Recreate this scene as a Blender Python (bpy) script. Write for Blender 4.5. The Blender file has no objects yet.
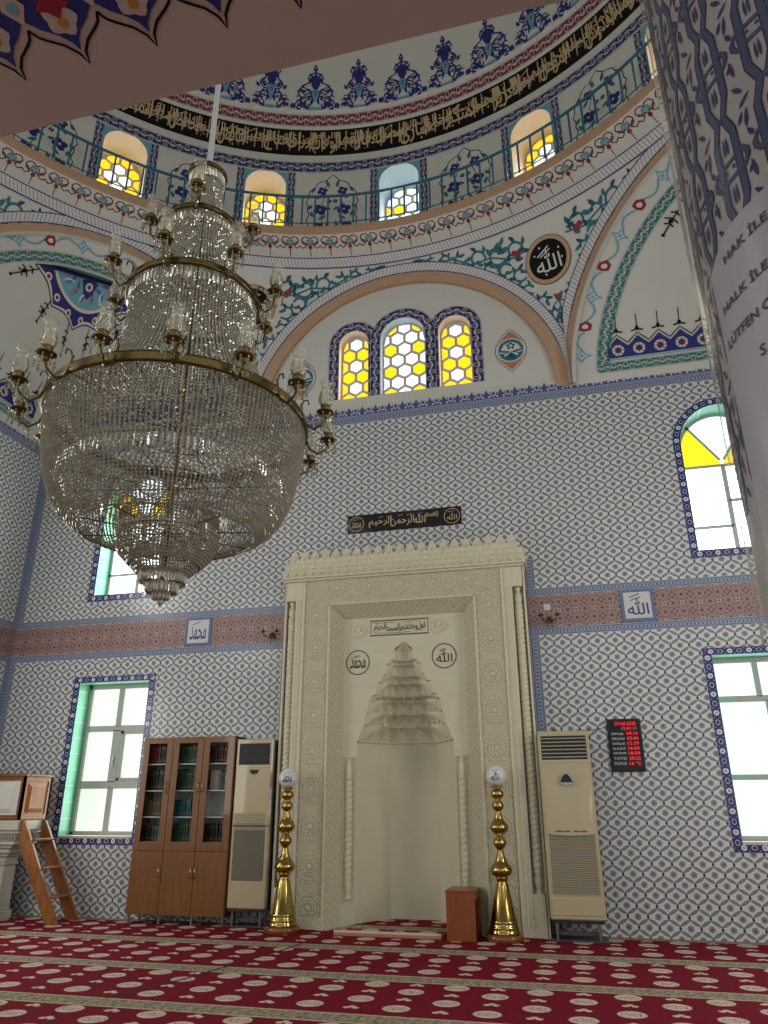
import bpy, math, random
from math import sin, cos, pi, sqrt, radians as rad, atan2, hypot, floor
random.seed(7)
SC = bpy.context.scene
COL = SC.collection

# ------------------------------------------------------------------ helpers
def link(o, parent=None):
    COL.objects.link(o)
    if parent is not None:
        o.parent = parent
    return o

def tag(o, label=None, cat=None, group=None, kind=None):
    if label: o['label'] = label
    if cat: o['category'] = cat
    if group: o['group'] = group
    if kind: o['kind'] = kind
    return o

def empty(name, loc=(0, 0, 0), rz=0.0, parent=None):
    o = bpy.data.objects.new(name, None)
    o.location = loc
    o.rotation_euler = (0, 0, rz)
    o.empty_display_size = 0.1
    return link(o, parent)

def thing(name, label, cat, loc=(0, 0, 0), rz=0.0, group=None):
    return tag(empty(name, loc, rz), label, cat, group)

def kids(o):
    return [c for c in COL.objects if c.parent == o]

def copy_tree(o, parent=None):
    c = o.copy()
    COL.objects.link(c)
    if parent is not None:
        c.parent = parent
    for ch in kids(o):
        copy_tree(ch, c)
    return c

class MB:
    """collects faces (with uv and material) and links them as one mesh object"""
    def __init__(s):
        s.v = []; s.f = []; s.m = []; s.uv = []; s.mats = []; s.sm = []
    def mi(s, mat):
        if mat not in s.mats: s.mats.append(mat)
        return s.mats.index(mat)
    def face(s, pts, mat, uv=None, smooth=False):
        b = len(s.v)
        s.v.extend([tuple(p) for p in pts])
        s.f.append(tuple(range(b, b + len(pts))))
        s.m.append(s.mi(mat)); s.sm.append(smooth)
        s.uv.append(uv if uv else [(p[0], p[2]) for p in pts])
    def grid(s, rows, mat, uvs=None, smooth=True, closed=False, flip=False):
        b = len(s.v); n = len(rows[0]); k = s.mi(mat)
        for r in rows: s.v.extend([tuple(p) for p in r])
        for i in range(len(rows) - 1):
            for j in range(n if closed else n - 1):
                j2 = (j + 1) % n
                q = [b + i * n + j, b + i * n + j2, b + (i + 1) * n + j2, b + (i + 1) * n + j]
                if uvs: u = [uvs[i][j], uvs[i][j + 1 if closed else j2], uvs[i + 1][j + 1 if closed else j2], uvs[i + 1][j]]
                else: u = [(0, 0), (1, 0), (1, 1), (0, 1)]
                if flip: q.reverse(); u.reverse()
                s.f.append(tuple(q)); s.m.append(k); s.sm.append(smooth); s.uv.append(u)
    def idx(s, verts, faces, mat, smooth=False):
        b = len(s.v); k = s.mi(mat)
        s.v.extend(verts)
        for f in faces:
            s.f.append(tuple(b + i for i in f)); s.m.append(k); s.sm.append(smooth)
            s.uv.append([(verts[i][0], verts[i][2]) for i in f])
    def box(s, x0, x1, y0, y1, z0, z1, mat, bev=0.0):
        if x0 > x1: x0, x1 = x1, x0
        if y0 > y1: y0, y1 = y1, y0
        if z0 > z1: z0, z1 = z1, z0
        if bev <= 0:
            V = [(x, y, z) for z in (z0, z1) for y in (y0, y1) for x in (x0, x1)]
            F = [(0, 2, 3, 1), (4, 5, 7, 6), (0, 1, 5, 4), (2, 6, 7, 3), (0, 4, 6, 2), (1, 3, 7, 5)]
            s.idx(V, F, mat)
        else:
            b = min(bev, (x1 - x0) / 2.01, (y1 - y0) / 2.01, (z1 - z0) / 2.01)
            V = []
            for sx in (0, 1):
                for sy in (0, 1):
                    for sz in (0, 1):
                        X = x1 if sx else x0; Y = y1 if sy else y0; Z = z1 if sz else z0
                        dx = -b if sx else b; dy = -b if sy else b; dz = -b if sz else b
                        V += [(X, Y + dy, Z + dz), (X + dx, Y, Z + dz), (X + dx, Y + dy, Z)]
            g = lambda a, c, d, k: ((a * 2 + c) * 2 + d) * 3 + k
            F = []
            for a in (0, 1):
                q = [g(a, 0, 0, 0), g(a, 1, 0, 0), g(a, 1, 1, 0), g(a, 0, 1, 0)]; F.append(q if a else q[::-1])
                q = [g(0, a, 0, 1), g(1, a, 0, 1), g(1, a, 1, 1), g(0, a, 1, 1)]; F.append(q[::-1] if a else q)
                q = [g(0, 0, a, 2), g(1, 0, a, 2), g(1, 1, a, 2), g(0, 1, a, 2)]; F.append(q if a else q[::-1])
            for a in (0, 1):
                for c in (0, 1):
                    F.append([g(a, c, 0, 0), g(a, c, 1, 0), g(a, c, 1, 1), g(a, c, 0, 1)])
                    F.append([g(a, 0, c, 0), g(a, 1, c, 0), g(a, 1, c, 2), g(a, 0, c, 2)])
                    F.append([g(0, a, c, 1), g(1, a, c, 1), g(1, a, c, 2), g(0, a, c, 2)])
            for a in (0, 1):
                for c in (0, 1):
                    for d in (0, 1):
                        F.append([g(a, c, d, 0), g(a, c, d, 1), g(a, c, d, 2)])
            s.idx(V, [tuple(f) for f in F], mat)
    def lathe(s, prof, mat, c=(0, 0, 0), n=24, smooth=True, cap=True, twist=None):
        rows = []
        for r, z in prof:
            row = []
            for i in range(n):
                a = 2 * pi * i / n
                rr = twist(r, z, a) if twist else r
                row.append((c[0] + rr * cos(a), c[1] + rr * sin(a), c[2] + z))
            rows.append(row)
        s.grid(rows, mat, smooth=smooth, closed=True)
        if cap:
            for r, row, rv in ((prof[0][0], rows[0], True), (prof[-1][0], rows[-1], False)):
                if r > 1e-4: s.face(row[::-1] if rv else row, mat)
    def tube(s, pts, r, mat, n=8, closed=False, cap=True):
        P = [tuple(p) for p in pts]; rows = []; m = len(P)
        up = (0.0, 0.0, 1.0)
        for i in range(m):
            a = P[(i - 1) % m] if closed or i > 0 else P[i]
            b = P[(i + 1) % m] if closed or i < m - 1 else P[i]
            d = nrm(sub(b, a))
            x = cross(d, up)
            if ln(x) < 0.05: x = cross(d, (0, 1, 0.01))
            x = nrm(x); y = cross(d, x)
            rr = r[i] if isinstance(r, (list, tuple)) else r
            rows.append([tuple(P[i][k] + rr * (cos(2 * pi * j / n) * x[k] + sin(2 * pi * j / n) * y[k]) for k in range(3)) for j in range(n)])
        if closed: rows.append(rows[0])
        s.grid(rows, mat, smooth=True, closed=True)
        if cap and not closed:
            s.face(rows[0][::-1], mat); s.face(rows[-1], mat)
    def prism(s, poly, z0, z1, mat, mp=None, uv=None):
        """extrude 2-D polygon between two depths; mp(x, y, d) -> 3-D"""
        mp = mp or (lambda x, y, d: (x, y, d))
        A = [mp(x, y, z0) for x, y in poly]; B = [mp(x, y, z1) for x, y in poly]
        n = len(poly)
        s.face(A[::-1], mat); s.face(B, mat)
        for i in range(n):
            j = (i + 1) % n
            s.face([A[i], A[j], B[j], B[i]], mat)
    def build(s, name, parent=None, fix=False):
        me = bpy.data.meshes.new(name)
        me.from_pydata(s.v, [], s.f)
        for m in s.mats: me.materials.append(m)
        me.polygons.foreach_set('material_index', s.m)
        me.polygons.foreach_set('use_smooth', s.sm)
        ul = me.uv_layers.new(name='UVMap')
        flat = []
        for u in s.uv:
            for t in u: flat += [t[0], t[1]]
        ul.data.foreach_set('uv', flat)
        if fix:
            import bmesh
            bm = bmesh.new(); bm.from_mesh(me)
            bmesh.ops.recalc_face_normals(bm, faces=bm.faces[:])
            bm.to_mesh(me); bm.free()
        me.update()
        o = bpy.data.objects.new(name, me)
        return link(o, parent)

def sub(a, b): return (a[0] - b[0], a[1] - b[1], a[2] - b[2])
def add3(a, b): return (a[0] + b[0], a[1] + b[1], a[2] + b[2])
def mul(a, k): return (a[0] * k, a[1] * k, a[2] * k)
def cross(a, b): return (a[1] * b[2] - a[2] * b[1], a[2] * b[0] - a[0] * b[2], a[0] * b[1] - a[1] * b[0])
def ln(a): return sqrt(a[0] ** 2 + a[1] ** 2 + a[2] ** 2)
def nrm(a):
    l = ln(a) or 1.0
    return (a[0] / l, a[1] / l, a[2] / l)
def lerp(a, b, t): return a + (b - a) * t

# --------------------------------------------------- painted ornament helpers
def blob(mb, pts, mp, mat, off=0.002, step=None):
    """filled polygon (star shaped about its centroid) laid on a surface"""
    n = len(pts)
    cx = sum(p[0] for p in pts) / n; cy = sum(p[1] for p in pts) / n
    c = mp(cx, cy, off); R = [mp(x, y, off) for x, y in pts]
    V = [c] + R
    mb.idx(V, [(0, i + 1, (i + 1) % n + 1) for i in range(n)], mat)

def blobr(mb, pts, mp, mat, off=0.002, k=6):
    n = len(pts); cx = sum(p[0] for p in pts) / n; cy = 0.01
    rows = [[mp(cx + (x - cx) * t, cy + (y - cy) * t, off) for x, y in pts] for t in [.02 + .98 * i / k for i in range(k + 1)]]
    mb.grid(rows, mat, smooth=True, closed=True)

def stroke(mb, pts, w, mp, mat, off=0.0015, closed=False):
    n = len(pts); L = []; Rr = []
    for i in range(n):
        a = pts[(i - 1) % n] if closed or i else pts[i]
        b = pts[(i + 1) % n] if closed or i < n - 1 else pts[i]
        dx, dy = b[0] - a[0], b[1] - a[1]; l = hypot(dx, dy) or 1
        ww = (w[i] if isinstance(w, (list, tuple)) else w) / 2
        nx, ny = -dy / l * ww, dx / l * ww
        L.append(mp(pts[i][0] + nx, pts[i][1] + ny, off)); Rr.append(mp(pts[i][0] - nx, pts[i][1] - ny, off))
    V = L + Rr; F = []
    for i in range(n if closed else n - 1):
        j = (i + 1) % n
        F.append((i, j, n + j, n + i))
    mb.idx(V, F, mat)

def circle(cx, cy, r, n=16, ry=None, a0=0):
    ry = ry or r
    return [(cx + r * cos(a0 + 2 * pi * i / n), cy + ry * sin(a0 + 2 * pi * i / n)) for i in range(n)]

def leaf(x, y, a, L, w, bend=0.0):
    """pointed leaf outline starting at x, y"""
    P = []
    for side in (1, -1):
        R = range(0, 7) if side == 1 else range(5, 0, -1)
        for i in R:
            t = i / 6
            u = L * t; v = side * w * sin(pi * t) ** 0.8 * (1 - .35 * t) + bend * sin(pi * t)
            P.append((x + u * cos(a) - v * sin(a), y + u * sin(a) + v * cos(a)))
    return P

def spiral(cx, cy, r0, r1, a0, a1, n=18):
    return [(cx + lerp(r0, r1, i / (n - 1)) * cos(lerp(a0, a1, i / (n - 1))), cy + lerp(r0, r1, i / (n - 1)) * sin(lerp(a0, a1, i / (n - 1)))) for i in range(n)]

# glyph outlines of the built-in font, as flat triangles and quads
_glyph = {}
def glyph_mesh(txt, bold=0.0):
    key = (txt, bold)
    if key not in _glyph:
        cu = bpy.data.curves.new('lettering', 'FONT')
        cu.body = txt; cu.resolution_u = 2; cu.offset = bold; cu.fill_mode = 'BOTH'
        ob = bpy.data.objects.new('lettering', cu); COL.objects.link(ob)
        ev = ob.evaluated_get(bpy.context.evaluated_depsgraph_get())
        me = ev.to_mesh()
        V = [(v.co.x, v.co.y) for v in me.vertices]; F = [tuple(p.vertices) for p in me.polygons]
        ev.to_mesh_clear()
        bpy.data.objects.remove(ob); bpy.data.curves.remove(cu)
        x0 = min((v[0] for v in V), default=0); x1 = max((v[0] for v in V), default=1)
        y0 = min((v[1] for v in V), default=0); y1 = max((v[1] for v in V), default=1)
        _glyph[key] = (V, F, x0, x1, y0, y1)
    return _glyph[key]

def letter(mb, txt, x, y, w, h, mp, mat, off=0.003, bold=0.0, shear=0.0):
    """fit the text into the box with lower left corner x, y"""
    V, F, x0, x1, y0, y1 = glyph_mesh(txt, bold)
    sx = w / max(x1 - x0, 1e-6); sy = h / max(y1 - y0, 1e-6)
    P = [mp(x + (vx - x0) * sx + shear * (vy - y0) * sy, y + (vy - y0) * sy, off) for vx, vy in V]
    mb.idx(P, F, mat)

# Arabic shaping into presentation forms, returned in visual (left to right) order
_AR = {'ا': 'FE8D FE8E', 'ب': 'FE8F FE90 FE91 FE92', 'ت': 'FE95 FE96 FE97 FE98', 'ث': 'FE99 FE9A FE9B FE9C', 'ج': 'FE9D FE9E FE9F FEA0',
 'ح': 'FEA1 FEA2 FEA3 FEA4', 'خ': 'FEA5 FEA6 FEA7 FEA8', 'د': 'FEA9 FEAA', 'ذ': 'FEAB FEAC', 'ر': 'FEAD FEAE', 'ز': 'FEAF FEB0',
 'س': 'FEB1 FEB2 FEB3 FEB4', 'ش': 'FEB5 FEB6 FEB7 FEB8', 'ص': 'FEB9 FEBA FEBB FEBC', 'ض': 'FEBD FEBE FEBF FEC0', 'ط': 'FEC1 FEC2 FEC3 FEC4',
 'ظ': 'FEC5 FEC6 FEC7 FEC8', 'ع': 'FEC9 FECA FECB FECC', 'غ': 'FECD FECE FECF FED0', 'ف': 'FED1 FED2 FED3 FED4', 'ق': 'FED5 FED6 FED7 FED8', 'ك': 'FED9 FEDA FEDB FEDC',
 'ل': 'FEDD FEDE FEDF FEE0', 'م': 'FEE1 FEE2 FEE3 FEE4', 'ن': 'FEE5 FEE6 FEE7 FEE8', 'ه': 'FEE9 FEEA FEEB FEEC', 'و': 'FEED FEEE',
 'ي': 'FEF1 FEF2 FEF3 FEF4', 'ؤ': 'FE85 FE86', 'ئ': 'FE89 FE8A FE8B FE8C', 'إ': 'FE87 FE88', 'ء': 'FE80'}
_AR = {k: [chr(int(x, 16)) for x in v.split()] for k, v in _AR.items()}
def arabic(word):
    if word == 'الله': return '\uFDF2'
    out = []; n = len(word)
    for i, ch in enumerate(word):
        F = _AR[ch]
        pj = i > 0 and len(_AR[word[i - 1]]) == 4
        nj = i < n - 1 and len(F) == 4 and len(_AR[word[i + 1]]) >= 2
        if len(F) == 1: out.append(F[0])
        elif pj and nj: out.append(F[3])
        elif nj: out.append(F[2])
        elif pj: out.append(F[1])
        else: out.append(F[0])
    return ''.join(reversed(out))

# ------------------------------------------------------------------ materials
def lin(c):
    if isinstance(c, str):
        c = [int(c[i:i + 2], 16) / 255 for i in (0, 2, 4)]
    return tuple((x / 12.92 if x <= .04045 else ((x + .055) / 1.055) ** 2.4) for x in c) + (1.0,)

def mat(name, col='808080', rough=.5, metal=0.0, spec=.5, emit=None, estr=1.0, trans=0.0, ior=1.45, coat=0.0):
    m = bpy.data.materials.new(name); m.use_nodes = True
    b = m.node_tree.nodes['Principled BSDF']
    b.inputs['Base Color'].default_value = lin(col)
    b.inputs['Roughness'].default_value = rough
    b.inputs['Metallic'].default_value = metal
    b.inputs['Specular IOR Level'].default_value = spec
    b.inputs['IOR'].default_value = ior
    b.inputs['Transmission Weight'].default_value = trans
    b.inputs['Coat Weight'].default_value = coat
    if emit:
        b.inputs['Emission Color'].default_value = lin(emit)
        b.inputs['Emission Strength'].default_value = estr
    return m

class X:
    """a value socket with arithmetic"""
    nt = None
    def __init__(s, sock): s.s = sock
    @staticmethod
    def op(kind, *a):
        n = X.nt.nodes.new('ShaderNodeMath'); n.operation = kind
        for i, v in enumerate(a):
            if isinstance(v, X): X.nt.links.new(v.s, n.inputs[i])
            else: n.inputs[i].default_value = v
        return X(n.outputs[0])
    def __add__(s, o): return X.op('ADD', s, o)
    __radd__ = __add__
    def __sub__(s, o): return X.op('SUBTRACT', s, o)
    def __rsub__(s, o): return X.op('SUBTRACT', o, s)
    def __mul__(s, o): return X.op('MULTIPLY', s, o)
    __rmul__ = __mul__
    def __truediv__(s, o): return X.op('DIVIDE', s, o)
def fr(a): return X.op('FRACT', a)
def ab(a): return X.op('ABSOLUTE', a)
def sn(a): return X.op('SINE', a)
def mx(a, b): return X.op('MAXIMUM', a, b)
def mn(a, b): return X.op('MINIMUM', a, b)
def ln2(a, b): return X.op('SQRT', a * a + b * b)
def below(a, e, w=.03):   # 1 where a < e, softened
    n = X.nt.nodes.new('ShaderNodeMath'); n.operation = 'MULTIPLY_ADD'; n.use_clamp = True
    d = (e - a) if isinstance(e, X) else X.op('SUBTRACT', e, a)
    X.nt.links.new(d.s, n.inputs[0]); n.inputs[1].default_value = 1 / w; n.inputs[2].default_value = .5
    return X(n.outputs[0])
def tri(a): return ab(fr(a) - .5) * 2.0        # 1 at whole numbers, 0 halfway
def mixc(fac, a, b):
    n = X.nt.nodes.new('ShaderNodeMix'); n.data_type = 'RGBA'
    ins = n.inputs
    if isinstance(fac, X): X.nt.links.new(fac.s, ins[0])
    else: ins[0].default_value = fac
    for k, v in ((6, a), (7, b)):
        if isinstance(v, (str, tuple)): ins[k].default_value = lin(v) if isinstance(v, str) else v
        else: X.nt.links.new(v, ins[k])
    return n.outputs[2]
def noise(scale, detail=3, coord=None, rough=.5):
    n = X.nt.nodes.new('ShaderNodeTexNoise'); n.inputs['Scale'].default_value = scale
    n.inputs['Detail'].default_value = detail; n.inputs['Roughness'].default_value = rough
    if coord is None:
        tc = X.nt.nodes.new('ShaderNodeTexCoord'); coord = tc.outputs['Object']
    X.nt.links.new(coord, n.inputs['Vector'])
    return X(n.outputs[0])
def patt(name, fn, rough=.4, spec=.5, coat=0.0, bump=None, bdist=.01, metal=0.0, bstr=1.0):
    """fn(u, v) -> colour output (and optional height) from the uv map"""
    m = mat(name, '808080', rough, metal, spec, coat=coat)
    X.nt = m.node_tree
    uv = X.nt.nodes.new('ShaderNodeUVMap'); sp = X.nt.nodes.new('ShaderNodeSeparateXYZ')
    X.nt.links.new(uv.outputs[0], sp.inputs[0])
    r = fn(X(sp.outputs[0]), X(sp.outputs[1]))
    h = None
    if isinstance(r, tuple) and len(r) == 2 and not isinstance(r[0], float): r, h = r
    b = X.nt.nodes['Principled BSDF']
    X.nt.links.new(r, b.inputs['Base Color'])
    if h is not None:
        bp = X.nt.nodes.new('ShaderNodeBump'); bp.inputs['Distance'].default_value = bdist; bp.inputs['Strength'].default_value = bstr
        X.nt.links.new(h.s, bp.inputs['Height']); X.nt.links.new(bp.outputs[0], b.inputs['Normal'])
    return m
# ---- the patterns painted on the tiles
PX, PZ, U0, V0 = 0.2088, 0.2058, 2.412, 5.45
def f_tile(u, v):
    a = (u - U0) / PX; b = (v - V0) / PZ
    s = fr(a + b + .5); t = fr(a - b + .5)            # rosette at the middle of each cell
    as_ = .5 - ab(s - .5); at = .5 - ab(t - .5)         # distance to the cell edge
    base = mixc(noise(60, 2) * .5, 'd0d2cb', 'c3c7c2')
    fa = ab(fr(a + .5) - .5); fb = ab(fr(b + .5) - .5)     # folded quarter cell
    th = .55; ct, st_ = cos(th), sin(th)
    ex = (fa - .25) * ct - (fb - .25) * st_; ey = (fa - .25) * st_ + (fb - .25) * ct
    e = ab(ey) - .070 + (ex * ex) * .84
    c = mixc(below(e, .012, .03), base, '59616e')
    c = mixc(below(e, -.012, .025), c, '7d838a')
    c = mixc(below(ab(ey), .008, .012) * below(ab(ex), .17, .03) * .6, c, '5c6470')
    r = mn(ln2(fa, fb), ln2(.5 - fa, .5 - fb))
    c = mixc(below(r, .158, .02), c, '5d6474')
    c = mixc(below(r, .138, .02), c, '8c8f93')
    c = mixc(below(ab(r - .09), .010, .012) * .7, c, '666b78')
    c = mixc(below(r, .052, .02), c, '6a4850')
    d = mn(ln2((.5 - fa) * 1.5, fb), ln2(fa * 1.5, .5 - fb))
    c = mixc(below(d, .092, .02), c, '1b2348')
    lk = mx(below(fa, .008, .012) * below(.5 - fb, .16, .02), below(.5 - fa, .008, .012) * below(fb, .16, .02))
    c = mixc(lk * .6, c, '5a6478')
    j1 = below(ab(fr(u / PX + .25) - .5), .006, .006)
    j2 = below(ab(fr(v / PZ + .25) - .5), .006, .006)
    return mixc(mx(j1, j2) * .35, c, '9a9c9c'), noise(9, 2) * .6
M_TILE = patt('glazed_wall_tile', f_tile, .22, .5, bdist=.004, bstr=.35)

def f_blue(u, v):     # narrow blue key border; v across 0..1
    w = ab(fr(u / .045 + (v - .5) * 1.2) - .5)
    w2 = ab(fr(u / .045 - (v - .5) * 1.2) - .5)
    c = mixc(mx(below(w, .1, .08), below(w2, .1, .08)) * below(ab(v - .5), .3, .03), '5d6b88', 'a6adb8')
    return mixc(below(.44, ab(v - .5), .02), c, 'bcc2c8')
M_BLUE = patt('blue_key_border_tile', f_blue, .25)
M_BLUEP = patt('plain_blue_tile', lambda u, v: mixc(noise(40, 2), '52658e', '64779c'), .25)

def f_red(u, v):
    a = (u - 2.408) / .2088; b = (v - 3.6) / .2088
    s = fr(a + b); t = fr(a - b)
    a1 = fr(a); b1 = fr(b)
    r1 = ln2(a1 - .5, b1 - 0.0); r0 = ln2(ab(fr(a + .5) - .5), ab(fr(b) - .5))
    r2 = ln2(ab(fr(a) - .5), ab(fr(b + .5) - .5))
    r3 = ln2(ab(fr(a + .5) - .5), ab(fr(b + .5) - .5))
    c = mixc(noise(70, 2), 'a08c84', '867270')
    lat = below(ab(fr((a + b) * 3) - .5), .1, .1); lat2 = below(ab(fr((a - b) * 3) - .5), .1, .1)
    c = mixc(mx(lat, lat2), c, '7b2236')
    for r in (r0, r2):
        c = mixc(below(r, .30, .03), c, '8a2a3c'); c = mixc(below(r, .265, .03), c, 'a5a094')
        c = mixc(below(ab(r - .19), .022, .02), c, '35494a'); c = mixc(below(r, .12, .03), c, '8a4a4a'); c = mixc(below(r, .05, .03), c, '2b2f38')
    for r in (r3,):
        c = mixc(below(r, .13, .03), c, 'b8b4a8'); c = mixc(below(r, .07, .03), c, '8d2438')
    return c
M_RED = patt('red_star_band_tile', f_red, .3)

def f_win(u, v):      # navy window border with white rings and outlined leaves
    a = fr(u / .2088) ; y = (v - .5) * .45
    r = ln2(a - .5, y); rb = ln2(ab(a - .5) - .5, y * 1.3)
    c = mixc(noise(40, 2), '1d2560', '252f6e')
    c = mixc(below(r, .14, .02), c, 'd9dbe0'); c = mixc(below(r, .065, .02), c, '7d3040'); c = mixc(below(r, .028, .02), c, 'e0e0e0')
    c = mixc(below(ab(rb - .13), .022, .02) , c, 'aab4cc')
    tw = ln2(ab(ab(a - .5) - .25), ab(v - .5) * .45 - .14)
    c = mixc(below(tw, .035, .02), c, '8892b8')
    return mixc(below(.47, ab(v - .5), .02), c, '6d78a0')
M_WIN = patt('navy_window_border_tile', f_win, .25)

def f_crest(u, v):    # crested top border: blue lobes on white (v 0 bottom .. 1 top)
    a = fr((u + .102) / .2065) - .5
    k = ab(a)
    top = mx(1.0 - k * 2.2, mx(.84 - ab(k - .30) * 2.2, .60))
    c = mixc(below(v - top, 0.0, .04), 'c4c2ba', '484f80')
    w1 = ln2(k - .5, (v - .62) * .75)
    c = mixc(below(w1, .20, .02), c, 'c0c3c8'); c = mixc(below(w1, .13, .02), c, '4b5284')
    w2 = ln2(k - .22, (v - .36) * .8)
    c = mixc(below(w2, .075, .02), c, 'c0c3c8')
    c = mixc(below(v, .14, .03), c, '6b7494'); c = mixc(below(ab(v - .16), .02, .02), c, 'b9bec6')
    return c
M_CREST = patt('crested_blue_border_tile', f_crest, .3)

def guil(bg, white, accent, P, metalish=None):
    def f(u, v):   # running scroll: white S curves, accent darts
        a = u / P; y = v - .5
        w = sn(a * (2 * pi)) * .16
        c = mixc(below(.43, ab(y), .02), bg, white)
        c = mixc(below(.46, ab(y), .02), c, bg)
        c = mixc(below(ab(y - w), .045, .035), c, white)
        f1 = ln2((fr(a + .25) - .5) * (P / .13), (y - .0 + .17) * 1.0)
        f2 = ln2((fr(a - .25) - .5) * (P / .13), (y - .17) * 1.0)
        c = mixc(below(ab(f1 - .23), .026, .03) * below(y, .1, .04), c, white)
        c = mixc(below(ab(f2 - .23), .026, .03) * below(-.1 - y, 0, .04), c, white)
        c = mixc(below(f1, .085, .04), c, accent); 
        c = mixc(below(f2, .06, .04), c, accent)
        return c
    return f
M_GNAVY = patt('navy_scroll_border', guil('171c58', 'cfd0cf', 'a5826a', .23), .5)
M_GTEAL = patt('teal_scroll_border', guil('0f6a66', 'bfc2bb', '9b6a52', .16), .5)
M_GRED = patt('red_scroll_border', guil('75202f', 'c8c8c6', '3a3568', .2), .5)

def f_hatch(u, v):
    s = below(ab(fr(u / .055 + v * 1.1) - .5), .07, .06)
    c = mixc(s * below(ab(v - .5), .37, .03), 'c4c3bf', '4a4870')
    return mixc(below(.40, ab(v - .5), .03), c, '242a72')
M_HATCH = patt('hatched_blue_rope_band', f_hatch, .6)

def f_garden(u, v):
    return mixc(noise(8, 2) * .3, 'c9c8c2', 'b9b8b2')
M_PLASTER = patt('white_painted_plaster', lambda u, v: mixc(noise(3, 4), 'c9cac1', 'c0c1b8'), .65)
M_CREAM = patt('cream_painted_plaster', lambda u, v: mixc(noise(3, 4), 'cbc9c0', 'c2c0b7'), .65)
M_TAN = patt('tan_painted_band', lambda u, v: mixc(noise(5, 3), 'b8977a', 'ae8c6f'), .55)
M_SOFFIT = patt('pinkish_painted_soffit', lambda u, v: mixc(noise(2.5, 4), 'c0aea3', 'b2a095'), .6)

P_NAVY = mat('navy_paint', '1c2370', .5)
P_TEAL = mat('teal_paint', '126a70', .5)
P_DTEAL = mat('dark_teal_paint', '0d4257', .5)
P_LBLUE = mat('pale_blue_paint', '6aa0ae', .5)
P_RED = mat('crimson_paint', '8a1424', .5)
P_MAROON = mat('maroon_paint', '5c1826', .5)
P_BLACK = mat('black_paint', '0a0a0c', .6, spec=.2)
P_WHITE = mat('white_paint', 'c9c9c4', .5)
P_TANP = mat('tan_paint', 'a9795a', .5)
P_GOLD = mat('gold_lettering_paint', 'b8a27c', .6)
P_BROWN = mat('brown_lettering_paint', '57422e', .5)
P_ORANGE = mat('orange_paint', 'b87838', .5)
P_BLUE2 = mat('mid_blue_paint', '4a5d9a', .5)
P_INDIGO = mat('indigo_lettering_paint', '2b2f7a', .4)
P_GREEN = mat('green_lettering_paint', '0c6a54', .4)

def f_stone(u, v):
    return mixc(noise(6, 4), 'd6cfb6', 'c9c2a6'), noise(120, 2) * .4
M_STONE = patt('carved_cream_limestone', f_stone, .6, bdist=.002)
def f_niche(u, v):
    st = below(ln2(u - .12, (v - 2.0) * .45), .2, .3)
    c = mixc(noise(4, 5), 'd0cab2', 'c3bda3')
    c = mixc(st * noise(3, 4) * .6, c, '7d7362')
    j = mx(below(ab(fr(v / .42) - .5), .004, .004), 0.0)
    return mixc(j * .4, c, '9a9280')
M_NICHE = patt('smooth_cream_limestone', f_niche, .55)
def f_star(u, v):     # eight-pointed star strapwork carved in relief
    P = .43
    a = fr(u / P) - .5; b = fr(v / P) - .5
    def star(a, b):
        r = ln2(a, b)
        d1 = mx(ab(a), ab(b)); d2 = (ab(a) + ab(b)) * .7071
        return mn(d1, d2), mx(d1, d2), r
    m1, M1, r = star(a, b)
    a2 = .5 - ab(a); b2 = .5 - ab(b)
    m2, M2, r2 = star(a2, b2)
    h = below(ab(m1 - .12), .018, .02)
    h = mx(h, below(ab(M1 - .2), .016, .02)); h = mx(h, below(ab(M2 - .2), .016, .02)); h = mx(h, below(ab(m2 - .1), .016, .02))
    h = mx(h, below(ab(M1 - .31), .016, .02)); 
    an = X.op('ARCTAN2', a, b)
    pet = below(ab(fr(an * (16 / (2 * pi))) - .5), .12, .1) * below(ab(r - .3), .12, .03)
    h = mx(h, pet); h = mx(h, below(r, .055, .03)); h = mx(h, below(r2, .06, .03))
    c = mixc(h, 'bdb597', 'd3cbb0')
    return c, h
M_STAR = patt('star_carved_limestone', f_star, .6, bdist=.012, bstr=.9)
def f_weave(u, v):    # interlaced carving on the inner frame
    P = .085
    a = u / P; b = v / P
    h = mx(below(ab(fr(a + b) - .5), .1, .08), below(ab(fr(a - b) - .5), .1, .08))
    h = mx(h, below(ab(fr(a * 2) - .5), .07, .06) * below(ab(fr(b) - .5), .22, .03))
    h = mx(h, below(ab(fr(b * 2) - .5), .07, .06) * below(ab(fr(a) - .5), .22, .03))
    return mixc(h, 'bcb496', 'd0c9ae'), h
M_WEAVE = patt('interlace_carved_limestone', f_weave, .6, bdist=.01, bstr=.8)

M_BRASS = patt('polished_brass', lambda u, v: mixc(noise(12, 3), 'bfa866', 'a48a48'), .17, metal=1.0)
M_ABRASS = patt('aged_brass', lambda u, v: mixc(noise(25, 3), '75633a', '51422a'), .3, metal=1.0)
def woodm(name, a, b, rough=.35, sc=(1, 1, 12), coat=.2):
    m = mat(name, a, rough, coat=coat)
    X.nt = m.node_tree
    tc = X.nt.nodes.new('ShaderNodeTexCoord'); mp = X.nt.nodes.new('ShaderNodeMapping')
    mp.inputs['Scale'].default_value = sc
    X.nt.links.new(tc.outputs['Object'], mp.inputs[0])
    n = noise(3.0, 5, mp.outputs[0])
    c = mixc(below(.5, n, .35), a, b)
    X.nt.links.new(c, m.node_tree.nodes['Principled BSDF'].inputs['Base Color'])
    return m
M_WALNUT = woodm('walnut_laminate', '7c5228', '6b4520', .32, (16, 16, 1))
M_CHERRY = woodm('reddish_brown_laminate', '8e4a20', '7d3f1a', .35, (14, 14, 1))
M_PINE = woodm('varnished_honey_wood', 'b06c28', '8c501c', .35, (14, 14, 1), .1)
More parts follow.
